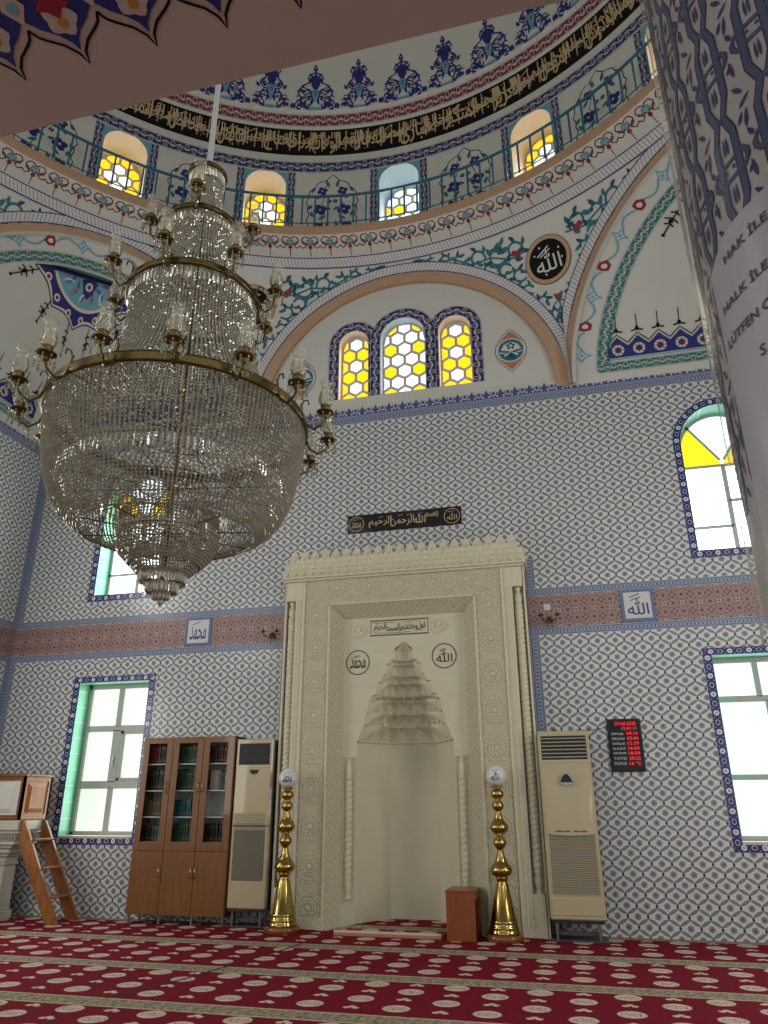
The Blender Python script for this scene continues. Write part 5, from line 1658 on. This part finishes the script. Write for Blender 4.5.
M_SIGNB = mat('black_sign_board', '0c0c0e', .15, coat=.3)
mb = MB(); mb.box(-.81, .81, -.022, -.001, -.128, .135, M_SIGNB, .003); mb.build('board', t)
sp = lambda x, z, o: (x, -.0225 - o, z)
for cx, wd in ((-.68, 'محمد'), (.68, 'الله')):
    mb = MB(); stroke(mb, circle(cx, .0, .107, 32), .009, sp, P_GOLD, .001, closed=True); letter(mb, arabic(wd), cx - .07, -.055, .14, .10, sp, P_GOLD, .001, .008)
    stroke(mb, [(cx - .05, .06), (cx + .03, .072)], .006, sp, P_GOLD, .001); mb.build('roundel', t)
mb = MB()
for wd, x, w, y, h in (('بسم', .30, .19, -.03, .11), ('الله', .14, .17, -.06, .14), ('الرحمن', -.19, .34, -.08, .15), ('الرحيم', -.50, .33, -.075, .15)):
    letter(mb, arabic(wd), x, y, w, h, sp, P_GOLD, .001, .012)
for x in (.42, .2, .05, -.08, -.24, -.36): stroke(mb, [(x, .07), (x + .07, .085)], .006, sp, P_GOLD, .001)
mb.build('lettering', t)
# name tiles on the red band
def plaque(x0, x1, wd, lab):
    t = thing('calligraphy_tile', lab, 'tile plaque', ((x0 + x1) / 2, 0, 3.60)); w = (x1 - x0) / 2; h = .205
    mb = MB(); mb.box(-w, w, -.012, -.0005, -h, h, M_BLUEP, .003); mb.box(-w * .80, w * .80, -.015, -.01, -h * .80, h * .80, P_WHITE, .002); mb.build('tile', t)
    mb = MB(); m = lambda x, z, o: (x, -.0155 - o, z)
    letter(mb, arabic(wd), -.125, -.12, .25, .20, m, P_INDIGO, .001, .008)
    stroke(mb, [(-.09, .10), (.03, .14)], .012, m, P_INDIGO, .001); 
    if wd == 'الله': stroke(mb, [(-.08, .06), (.04, .10)], .012, m, P_INDIGO, .001)
    mb.build('lettering', t)
plaque(2.735, 3.13, 'الله', 'square tile with blue calligraphy on the red band, right of the niche')
plaque(-3.19, -2.79, 'محمد', 'square tile with blue calligraphy on the red band, left of the niche')
# socket plate and wall lights at the band
t = MB(); t.box(1.80, 1.885, -.012, -.0005, 3.60, 3.685, mat('ivory_plastic', 'c9c6b8', .4), .003)
tag(t.build('cover_plate'), 'small square ivory cover plate on the red tile band beside the niche', 'cover plate')

# prayer-time clock
t = thing('prayer_clock', 'black digital prayer-time board with red digits on the tiled wall', 'clock', (2.6, 0, 1.96))
mb = MB(); mb.box(-.188, .188, -.035, -.001, -.292, .292, mat('black_clock_case', '141416', .35), .008); mb.box(-.168, .168, -.038, -.03, -.272, .272, mat('black_clock_face', '060607', .2), .004); mb.build('case', t)
M_LED = mat('red_led_digits', 'c01020', .4, emit='ff1830', estr=1.0); M_LAB = mat('white_clock_lettering', 'c9cdd2', .5)
mb = MB(); m = lambda x, z, o: (x, -.0385 - o, z)
letter(mb, '07.04.2025', -.10, .218, .235, .038, m, M_LED, .001, .004); letter(mb, '15:41:11', -.03, .165, .165, .036, m, M_LED, .001, .004)
rows_ = [('İMSAK', '04:16'), ('SAB.GÜN', '05:46'), ('ÖĞLE', '12:29'), ('İKİNDİ', '16:04'), ('AKŞAM', '18:59'), ('YATSI', '20:22'), ('SICAKLIK', '16 °C')]
l2 = MB()
for i, (a, b) in enumerate(rows_):
    z = .112 - i * .055
    letter(l2, a, -.15, z, .14, .032, m, M_LAB, .001, .006); letter(mb, b, .02, z - .002, .125, .036, m, M_LED, .001, .004)

mb.build('digits', t); l2.build('lettering', t)
mb = MB(); mb.tube([(2.41, -.006, 2.17), (2.3, -.006, 2.145), (2.18, -.006, 2.135), (2.05, -.03, 2.14)], .004, M_ACD, 6)
tag(mb.build('cable'), 'thin black cable from the prayer-time board to the air conditioner', 'cable')
mb = MB(); mb.box(1.79, 1.84, -.2, -.14, 2.10, 2.135, M_ACD, .006)
tag(mb.build('plug'), 'small black plug box resting on the right air conditioner', 'plug')

# small gilt wall lamps either side of the niche
def sconce(x, lab):
    t = thing('wall_lamp', lab, 'wall lamp', (x, 0, 3.47), 0)
    mb = MB(); mb.lathe([(.03, -.03), (.045, -.02), (.045, 0), (.02, .01), (.03, .03), (.012, .05)], M_ABRASS, (0, -.03, 0), 14); mb.build('backplate', t)
    for s in (-1, 1):
        a = MB(); a.tube([(0, -.05, 0), (s * .03, -.09, -.03), (s * .08, -.12, -.02), (s * .10, -.12, .03)], .006, M_ABRASS, 6)
        a.lathe([(.008, .0), (.03, .01), (.035, .02), (.012, .025), (.012, .05)], M_ABRASS, (s * .10, -.12, .03), 12); a.build('arm', t)
    c = MB()
    for i in range(14):
        an = i * .9; bead(c, (.09 * cos(an), -.10 + .05 * sin(an), -.05 - .02 * (i % 3)), .010, M_CRYSTAL, .016)
    c.build('crystal_drops', t)
_oct = [(1, 0, 0), (0, 1, 0), (-1, 0, 0), (0, -1, 0), (0, 0, 1), (0, 0, -1)]
_of = [(0, 1, 4), (1, 2, 4), (2, 3, 4), (3, 0, 4), (1, 0, 5), (2, 1, 5), (3, 2, 5), (0, 3, 5)]
def bead(mb, p, r, m, h=None, a=None):
    h = h or r; a = random.uniform(-.25, .25) if a is None else a
    c, s = cos(a) * r, sin(a) * r
    tx, ty = random.uniform(-.1, .1) * h, random.uniform(-.1, .1) * h
    V = [(p[0] + c, p[1] + s, p[2]), (p[0] - s, p[1] + c, p[2]), (p[0] - c, p[1] - s, p[2]), (p[0] + s, p[1] - c, p[2]), (p[0] + tx, p[1] + ty, p[2] + h), (p[0] - tx, p[1] - ty, p[2] - h)]
    mb.idx(V, _of, m)
sconce(1.86, 'small gilt wall lamp with crystal drops to the right of the niche')
sconce(-1.86, 'small gilt wall lamp with crystal drops to the left of the niche')

# ------------------------------------------------------ pulpit and ladder

t = thing('preaching_pulpit', 'marble pulpit with honey-coloured wooden parapet standing by the left wall', 'pulpit', (-5.4, -.48, 0))
M_MARB = patt('pale_grey_marble', lambda u, v: mixc(noise(3, 5), 'c9c4b8', 'aeaaa0'), .35)
QX0, QX1, QY0, QY1 = -.50, .55, -.25, .28          # plan of the parapet about the pulpit's middle
mb = MB()
for e, z0, z1 in ((-.24, 0, .10), (-.27, .10, .14), (-.28, .14, .62), (-.25, .62, .65), (-.27, .65, .72), (-.22, .72, .76), (-.17, .76, .82), (-.12, .82, .86), (-.07, .86, .90), (-.08, .90, .99), (-.04, .99, 1.03), (.0, 1.03, 1.15)):
    mb.box(QX0 - e, QX1 + e, QY0 - e * .8, QY1 + min(e, 0) * .3, z0, z1, M_MARB, .01)
for j in range(15):
    y = QY0 + .10 + j * .036
    mb.box(QX1 - .085, QX1 - .065, y, y + .018, .915, .975, M_ACX0)
for j in range(24):
    x = QX0 + .1 + j * .038
    mb.box(x, x + .019, QY0 + .05, QY0 + .075, .915, .975, M_ACX0)
mb.build('marble_base', t)
mb = MB()
walls = [((QX1, QY0), (QX1, QY1), M_PINE), ((QX0, QY0), (QX1, QY0), M_CREAM), ((QX1, QY1), (QX0, QY1), M_PINE)]
for (a, b, inm) in walls:
    L = hypot(b[0] - a[0], b[1] - a[1]); ux, uy = (b[0] - a[0]) / L, (b[1] - a[1]) / L; nx, ny = uy, -ux
    mp = lambda u, z, d, a=a, ux=ux, uy=uy, nx=nx, ny=ny: (a[0] + ux * u + nx * d, a[1] + uy * u + ny * d, z)
    def bar(u0, u1, z0, z1, d, m=M_PINE, d0=-.03): mb.prism([(u0, z0), (u1, z0), (u1, z1), (u0, z1)], d0, d, m, mp)
    st = M_DWOOD if inm is M_CREAM else M_PINE
    bar(0.0, L, 1.16, 1.67, -.012, inm)
    bar(0, .06, 1.16, 1.67, .0, st); bar(L - .06, L, 1.16, 1.67, .0, M_DWOOD); bar(.06, L - .06, 1.16, 1.21, .0, st); bar(.06, L - .06, 1.62, 1.67, .0, st)
    q0, q1, r0, r1 = .085, L - .085, 1.235, 1.595; e = .05
    if L > .7: 
        q1 = L - .12; q0 = .12
    for quad in (((q0, r0), (q1, r0), (q1 - e, r0 + e), (q0 + e, r0 + e)), ((q1, r0), (q1, r1), (q1 - e, r1 - e), (q1 - e, r0 + e)), ((q1, r1), (q0, r1), (q0 + e, r1 - e), (q1 - e, r1 - e)), ((q0, r1), (q0, r0), (q0 + e, r0 + e), (q0 + e, r1 - e))):
        mb.face([mp(quad[0][0], quad[0][1], -.011), mp(quad[1][0], quad[1][1], -.011), mp(quad[2][0], quad[2][1], .012), mp(quad[3][0], quad[3][1], .012)], inm)
    mb.face([mp(q0 + e, r0 + e, .012), mp(q1 - e, r0 + e, .012), mp(q1 - e, r1 - e, .012), mp(q0 + e, r1 - e, .012)], inm)
mb.build('wooden_parapet', t)
mb = MB()
mb.box(QX0, QX1 + .03, QY0 - .03, QY0 + .06, 1.67, 1.705, M_DWOOD, .008); mb.box(QX1 - .06, QX1 + .03, QY0 + .06, QY1, 1.67, 1.705, M_DWOOD, .008); mb.box(QX0, QX1 - .06, QY1 - .06, QY1, 1.67, 1.705, M_DWOOD, .008)
mb.build('handrail', t)

t = thing('wooden_ladder', 'steep brown wooden ladder with three treads leaning on the pulpit', 'ladder', (-4.21, -.66, 0))
def plank(y0, y1):
    mb = MB()
    P = [(-.08, 0), (.09, 0), (-.52, 1.03), (-.59, 1.14), (-.635, 1.16), (-.635, .90)]
    mb.prism(P, y0, y1, M_LADDER, lambda x, z, d: (x, d, z)); return mb.build('stringer', t)
plank(-.02, .015); plank(.38, .415)
for x, z in ((-.50, .92), (-.32, .60), (-.15, .28)):
    mb = MB(); mb.box(x - .085, x + .085, .015, .38, z - .014, z + .014, M_LADDER, .004); mb.build('tread', t)

# ------------------------------------------------------ near column with notice
CX_, CYY, CR = 2.6, -8.32, .30
def colmap(u, z, o): 
    a = u / CR
    r = CR + o
    return (CX_ + r * cos(a), CYY + r * sin(a), z)
mb = MB(); n = 96
def f_col(u, v): return mixc(below(ab(fr(u / .164 + .0) - .5), .01, .01), mixc(noise(30, 3), 'd0cec4', 'bdbcb2'), 'a0a098')
M_COLT = patt('glazed_column_tile', f_col, .18)
rows = [[(CX_ + CR * cos(2 * pi * i / n), CYY + CR * sin(2 * pi * i / n), z) for i in range(n + 1)] for z in (0, 3.0)]
mb.grid(rows, M_COLT, [[(2 * pi * i / n * CR, z) for i in range(n + 1)] for z in (0, 3.0)])
PB = mat('slate_blue_strapwork_glaze', '45587f', .2); PBD = mat('dark_blue_glaze_line', '1c274d', .2); PSP = mat('cobalt_leaf_glaze', '28386e', .2)
UP, ZP = .0825, .1815
def closed_band(P, w, d):
    stroke(mb, P, w * 1.5, colmap, PBD, d, closed=True); stroke(mb, P, w, colmap, PB, d + .0005, closed=True)
U_IDX = range(-13, -7)
for iu in range(-13, -1):
    uc = -.810 + (iu + 10) * UP
    zo = .0 if iu % 2 == 0 else .0
    for iz in range(-3, 5):
        zc = 2.355 + iz * ZP + (0.0 if iu % 2 == 0 else -.0)
        if zc > 3.0: continue
        # tall hexagon above the knot reaching the next one
        w, h = .0185, .072
        zt = zc + ZP / 2
        # upright loop centred on the knot
        P = [(uc - w, zc - .056), (uc - .007, zc - .0895), (uc + .007, zc - .0895), (uc + w, zc - .056), (uc + w, zc + .056), (uc + .007, zc + .0895), (uc - .007, zc + .0895), (uc - w, zc + .056)]
        closed_band(P, .0098, .0008)
        # cross loop
        P = [(uc - .034, zc - .004), (uc - .028, zc - .014), (uc + .028, zc - .014), (uc + .034, zc - .004), (uc + .034, zc + .004), (uc + .028, zc + .014), (uc - .028, zc + .014), (uc - .034, zc + .004)]
        closed_band(P, .0065, .0014)
        for s in (-1, 1):
            blob(mb, leaf(uc + s * .003, zc + .025, pi / 2, .035, .003), colmap, PSP, .0012); blob(mb, leaf(uc + s * .003, zc - .06, pi / 2, .035, .003), colmap, PSP, .0012)
            blob(mb, circle(uc + s * .008, zc, .0035, 6), colmap, PSP, .0024)
        # scattered leaves between the straps
        for (dx, dz, a, L) in ((.041, .035, 1.4, .035), (.041, -.05, 1.7, .035), (.036, .075, .6, .026), (.047, -.085, 2.2, .028), (.030, .05, 1.1, .02), (.050, .015, 2.0, .022), (.03, -.035, .9, .018)):
            blob(mb, leaf(uc + dx, zc + dz, a, L, .0045), colmap, PSP, .001)
tag(mb.build('wall_pillar'), kind='structure')
# printed notice wrapped on the column, under a clear plastic sheet
t = thing('paper_notice', 'white printed paper notice wrapped round the near tiled column', 'notice', (0, 0, 0))
mb = MB(); M_PAPER = mat('white_notice_paper', 'cfd0d2', .35, coat=.4)
u0, u1, z0, z1 = -.905, -.60, 1.60, 2.095
rows = []
for j in range(3):
    z = [z0, (z0 + z1) / 2, z1][j]
    rows.append([colmap(lerp(u0, u1, i / 20), z - (.03 * max(0, 1 - i / 4) if j == 2 else 0), .004) for i in range(21)])
mb.grid(rows, M_PAPER); mb.build('paper', t)
mb = MB(); P_INK = mat('grey_printed_ink', '3c3e42', .5)
for txt, u, z, w, h in (('HAK İLE', -.858, 2.048, .090, .019), ('HALK İLE İ', -.884, 1.983, .118, .018), ('LÜTFEN C', -.890, 1.930, .098, .018), ('S', -.826, 1.876, .011, .016)):
    letter(mb, txt, u, z, w, h, colmap, P_INK, .0055, .02)
mb.build('printed_lettering', t)
mb = MB()
n = 40
rows = []
for j in range(14):
    z = 1.55 + 1.35 * j / 13
    rows.append([colmap(lerp(-1.05, -.25, i / n), z, .0085 + .0015 * sin(i * 1.3 + j * .7) + .001 * sin(i * .5 - j * 1.9)) for i in range(n + 1)])
mb.grid(rows, M_SLEEVE); tag(mb.build('plastic_sleeve'), 'clear plastic sheet wrapped loosely round the near tiled column', 'plastic sheet')
# ------------------------------------------------------------------ chandelier
random.seed(11)
HX, HY = -.06, -5.88
ch = thing('chandelier', 'huge tiered crystal and brass chandelier hanging from the dome', 'chandelier', (HX, HY, 0))
def cring(R, z, h, nm='brass_ring'):
    mb = MB()
    q = min(1.0, h / .03)
    mb.lathe([(R, z - h / 2), (R + .012 * q, z - h / 2), (R + .018 * q, z - h * .25), (R + .012 * q, z), (R + .018 * q, z + h * .25), (R + .012 * q, z + h / 2), (R, z + h / 2), (R, z - h / 2)], M_ABRASS, n=72, cap=False)
    return mb.build(nm, ch)
RINGS = [(.74, 3.42, .06), (.40, 4.30, .046), (.235, 4.88, .036), (.115, 5.36, .03)]
for R, z, h in RINGS: cring(R, z, h)
for R, z, h in ((.47, 2.74, .008), (.275, 2.72, .006), (.19, 2.56, .006), (.125, 2.50, .006), (.075, 2.42, .006)): cring(R, z, h, 'lower_ring')
mb = MB(); mb.lathe([(.020, 5.1), (.020, 17.4)], M_ROD, n=14); mb.build('hanging_pole', ch)
mb = MB()
mb.lathe([(.012, 2.45), (.012, 5.2)], M_ABRASS, n=12)
mb.lathe([(.012, 5.34), (.045, 5.36), (.05, 5.40), (.03, 5.43), (.035, 5.47), (.015, 5.50)], M_ABRASS, n=16)
mb.build('centre_rod', ch)
# radial spokes and inner hoops inside the tiers
for R, z, n in ((.74, 3.40, 12), (.40, 4.28, 8), (.235, 4.87, 6), (.47, 2.745, 10), (.66, 3.02, 12)):
    mb = MB()
    for i in range(n):
        a = 2 * pi * i / n + .2
        mb.tube([(.012 * cos(a), .012 * sin(a), z), (R * cos(a), R * sin(a), z)], .004, M_ABRASS, 5)
    for k in (.3, .45):
        mb.tube([(R * k * cos(2 * pi * i / 28), R * k * sin(2 * pi * i / 28), z) for i in range(28)], .004, M_ABRASS, 5, closed=True)
    mb.build('inner_frame', ch)
# strings of cut beads
def strand(mb, P, r, gap, m=M_CRYSTAL, jit=0.0):
    L = [0]
    for a, b in zip(P, P[1:]): L.append(L[-1] + ln(sub(b, a)))
    n = max(int(L[-1] / gap), 1); j = 0
    for i in range(n + 1):
        d = L[-1] * i / n
        while j < len(L) - 2 and L[j + 1] < d: j += 1
        t = (d - L[j]) / max(L[j + 1] - L[j], 1e-6)
        p = [lerp(P[j][k], P[j + 1][k], t) for k in range(3)]
        bead(mb, p, r * random.uniform(.9, 1.1), m, r * 1.15)
def curtain(name, prof, n, r=.0094, gap=.0195, m=M_CRYSTAL, ph=0.0):
    """n strings following the profile (radius, height)"""
    mb = MB()
    for i in range(n):
        a = 2 * pi * i / n + ph
        strand(mb, [(R * cos(a), R * sin(a), z) for R, z in prof], r, gap, m)
    o = mb.build(name, ch); o['kind'] = 'stuff'
    return o
def prisms(name, R, z, n, L, w=.009, ph=0.0, tilt=0.0):
    mb = MB()
    for i in range(n):
        a = 2 * pi * i / n + ph; c, s = cos(a), sin(a)
        x, y = R * c, R * s; tx, ty = -s * w, c * w; x2, y2 = x - tilt * c, y - tilt * s
        V = [(x + tx, y + ty, z), (x - tx, y - ty, z), (x + c * w * .6, y + s * w * .6, z), (x2 + tx, y2 + ty, z - L), (x2 - tx, y2 - ty, z - L), (x2 + c * w * .7, y2 + s * w * .7, z - L), (x2, y2, z - L - w * 1.5)]
        mb.idx(V, [(0, 1, 4, 3), (1, 2, 5, 4), (2, 0, 3, 5), (0, 2, 1), (3, 4, 6), (4, 5, 6), (5, 3, 6)], M_CRYST2)
    o = mb.build(name, ch); o['kind'] = 'stuff'
    return o
def arc(p0, p1, bulge, n=9, pw=1.0):
    out = []
    for i in range(n):
        t = i / (n - 1)
        out.append((lerp(p0[0], p1[0], t) + bulge * sin(pi * t), lerp(p0[1], p1[1], t)))
    return out
# main basket: near-vertical wall, a belt of prisms, then curving in to the lower hoop
curtain('bead_basket_wall', [(.735, 3.39), (.728, 3.28), (.71, 3.15), (.69, 3.05)], 170)
curtain('bead_basket_bowl', [(.688, 3.04), (.67, 2.97), (.635, 2.89), (.585, 2.82), (.53, 2.77), (.475, 2.742)], 176, .0094, .0185)
prisms('inner_prism_belt', .62, 3.06, 120, .07)
curtain('inner_bead_drape', [(.60, 3.38), (.52, 3.25), (.50, 3.10)], 110, .010, .022)
# crown cones between the rings
curtain('bead_cone_lower', [(.39, 4.27), (.375, 4.12), (.39, 3.95), (.44, 3.78), (.53, 3.60), (.65, 3.48), (.73, 3.44)], 120)
curtain('bead_cone_middle', [(.225, 4.86), (.215, 4.75), (.225, 4.62), (.27, 4.47), (.34, 4.36), (.39, 4.32)], 84)
curtain('bead_cone_upper', [(.11, 5.34), (.105, 5.24), (.115, 5.12), (.15, 5.0), (.19, 4.93), (.23, 4.90)], 52)
prisms('ring_prisms_middle', .39, 4.27, 90, .06); prisms('ring_prisms_upper', .225, 4.855, 60, .05); prisms('crown_prisms', .115, 5.34, 36, .06)
prisms('ring_prisms_inner', .30, 4.15, 60, .07); prisms('ring_prisms_inner_upper', .17, 4.75, 40, .06)
# lower bowls
curtain('second_bowl_wall', [(.265, 2.84), (.275, 2.76), (.275, 2.69), (.25, 2.62), (.195, 2.565)], 90, .010, .018)
prisms('second_bowl_prisms', .272, 2.76, 80, .05)
curtain('third_bowl_wall', [(.19, 2.60), (.17, 2.54), (.13, 2.50)], 54, .0095, .018)
prisms('third_bowl_prisms', .125, 2.515, 44, .05); prisms('tip_prisms', .085, 2.455, 30, .045); prisms('finial_prisms', .045, 2.42, 16, .045)
mb = MB(); mb.lathe([(.001, 2.33), (.016, 2.345), (.02, 2.365), (.012, 2.385), (.004, 2.40)], M_CRYST2, n=10); mb.build('finial', ch)

# arms with hurricane glasses
def arm_parts(R, reach, zr, zc, scale=1.0):
    """made pointing along +x from the ring; returns the pieces"""
    A_ = MB(); s = scale
    A_.tube([(R, 0, zr + .06 * s), (R + .015 * s, 0, zr + .10 * s), (R + .04 * s, 0, zr + .10 * s), (R + .045 * s, 0, zr + .07 * s)], .005, M_ABRASS, 6)
    A_.tube([(R, 0, zr + .08 * s), (R + .01, 0, zr), (R + .03 * s, 0, zr - .06 * s), (R + reach * .55, 0, zr - .095 * s), (R + reach * .9, 0, zr - .06 * s), (R + reach, 0, zc - .02)], .0075, M_ABRASS, 7)
    c = (R + reach, 0, zc)
    A_.lathe([(.006, -.03), (.02, -.02), (.012, -.01), (.034, .0), (.05, .008), (.053, .014), (.03, .018), (.02, .03), (.028, .045), (.03, .055), (.012, .057)], M_ABRASS, c, 14)
    G = MB()
    G.lathe([(.022, .055), (.035, .065), (.043, .09), (.042, .115), (.030, .15), (.026, .175), (.030, .195), (.040, .21)], M_SHADE, c, 18, cap=False)
    D = MB()
    for i in range(8):
        an = 2 * pi * i / 8
        for q in range(3): bead(D, (c[0] + .05 * cos(an), .05 * sin(an), zc - .012 - q * .022), .006 if q < 2 else .009, M_CRYST2, .010 if q < 2 else .018)
    for q in range(7):
        t = q / 6; bead(D, (R + reach * t * .9 + .02, 0, zr - .02 - .10 * sin(pi * t) + (zc - zr) * t), .006, M_CRYST2, .009)
    for q in range(4): bead(D, (R + reach * .5, 0, zr - .12 - q * .025), .008, M_CRYST2, .013)
    return A_, G, D
def ring_arms(R, reach, zr, zc, n, ph):
    A_, G, D = arm_parts(R, reach, zr, zc)
    a0 = g0 = d0 = None
    for i in range(n):
        ang = rad(ph) + 2 * pi * i / n
        if a0 is None:
            a0 = A_.build('arm', ch); g0 = G.build('glass_shade', a0); d0 = D.build('crystal_drops', a0); d0['kind'] = 'stuff'; a = a0
        else:
            a = a0.copy(); COL.objects.link(a)
            for s_ in (g0, d0):
                q = s_.copy(); COL.objects.link(q); q.parent = a
        a.rotation_euler = (0, 0, ang)
ring_arms(.74, .145, 3.42, 3.415, 16, -63.25)
curtain('inner_bead_cone', [(.33, 4.2), (.30, 4.0), (.36, 3.8), (.48, 3.62), (.60, 3.5)], 90, .010, .022)
ring_arms(.40, .125, 4.30, 4.34, 8, -81)
ring_arms(.235, .10, 4.88, 4.92, 4, -68)
# ------------------------------------------------------------------ light and camera
w = bpy.data.worlds.new('overcast_daylight'); SC.world = w; w.use_nodes = True
bg = w.node_tree.nodes['Background']; bg.inputs[0].default_value = (.95, .98, .97, 1); bg.inputs[1].default_value = WORLD
def area(name, loc, tgt, sx, sy, power, col=(1, 1, 1)):
    l = bpy.data.lights.new(name, 'AREA'); l.shape = 'RECTANGLE'; l.size = sx; l.size_y = sy; l.energy = power; l.color = col
    o = bpy.data.objects.new(name, l); o.location = loc
    d = (tgt[0] - loc[0], tgt[1] - loc[1], tgt[2] - loc[2])
    from mathutils import Vector
    o.rotation_euler = Vector(d).to_track_quat('-Z', 'Y').to_euler()
    link(o); return o
# daylight through the prayer-wall windows
for s in (-1, 1):
    area('window_daylight', (s * 4.23, .20, 1.94), (s * 4.23, -5, 1.9), 1.0, 1.9, LOWP, (.92, 1, .97))
    area('window_daylight', (s * 4.25, .24, 5.1), (s * 4.25, -5, 5.0), .95, 1.5, LOWP * .8, (.95, 1, 1))
# fill lamps added inside the side walls, beyond the frame; no windows built there
for s in (-1, 1):
    for y in (-3.4, -8.6):
        area('side_fill_light', (s * 5.95, y, 2.2), (0, y + .6, 2.0), 1.1, 2.2, SIDEP, (1, .98, .95))
        area('side_fill_light', (s * 5.95, y, 5.2), (0, y + .6, 3.5), 1.1, 1.8, SIDEP, (1, .98, .95))
# ring of drum windows lights the dome
for k in range(16):
    a = rad(.4) + k * 2 * pi / 16
    area('drum_daylight', (6.18 * sin(a), CY + 6.18 * cos(a), 10.4), (0, CY, 10.4), .55, .9, DRUMP, (1, .97, .9))

for c, w, s in LW:
    area('lunette_daylight', (c, .16, 7.6), (c, -5, 7.6), w * 1.8, .95, 2.5, (1, .97, .9))

cam = bpy.data.cameras.new('camera'); co = bpy.data.objects.new('camera', cam); link(co)
f, pitch, roll, yaw = 733.824, .3766776, -.00259860, -.24465332
cam.sensor_fit = 'VERTICAL'; cam.sensor_height = 24.0; cam.lens = f * 24.0 / 1024
cam.clip_start = .05; cam.clip_end = 200
from mathutils import Matrix, Vector
fw = Vector((sin(yaw) * cos(pitch), cos(yaw) * cos(pitch), sin(pitch)))
rt = Vector((cos(yaw), -sin(yaw), 0)); up = rt.cross(fw)
r_ = rt * cos(roll) + up * sin(roll); u_ = -rt * sin(roll) + up * cos(roll)
M = Matrix((r_, u_, -fw)).transposed().to_4x4(); M.translation = Vector((2.0439308, -9.3250990, 1.35))
co.matrix_world = M
SC.camera = co
SC.view_settings.view_transform = 'Standard'; SC.view_settings.look = 'None'; SC.view_settings.gamma = 1.0
SC.view_settings.use_curve_mapping = False; SC.view_settings.exposure = EXPO
SC.cycles.use_denoising = True
SC.cycles.max_bounces = 8; SC.cycles.diffuse_bounces = 3; SC.cycles.glossy_bounces = 3; SC.cycles.transmission_bounces = 4; SC.cycles.transparent_max_bounces = 20
SC.cycles.sample_clamp_indirect = 6.0
SC.cycles.caustics_reflective = False; SC.cycles.caustics_refractive = False
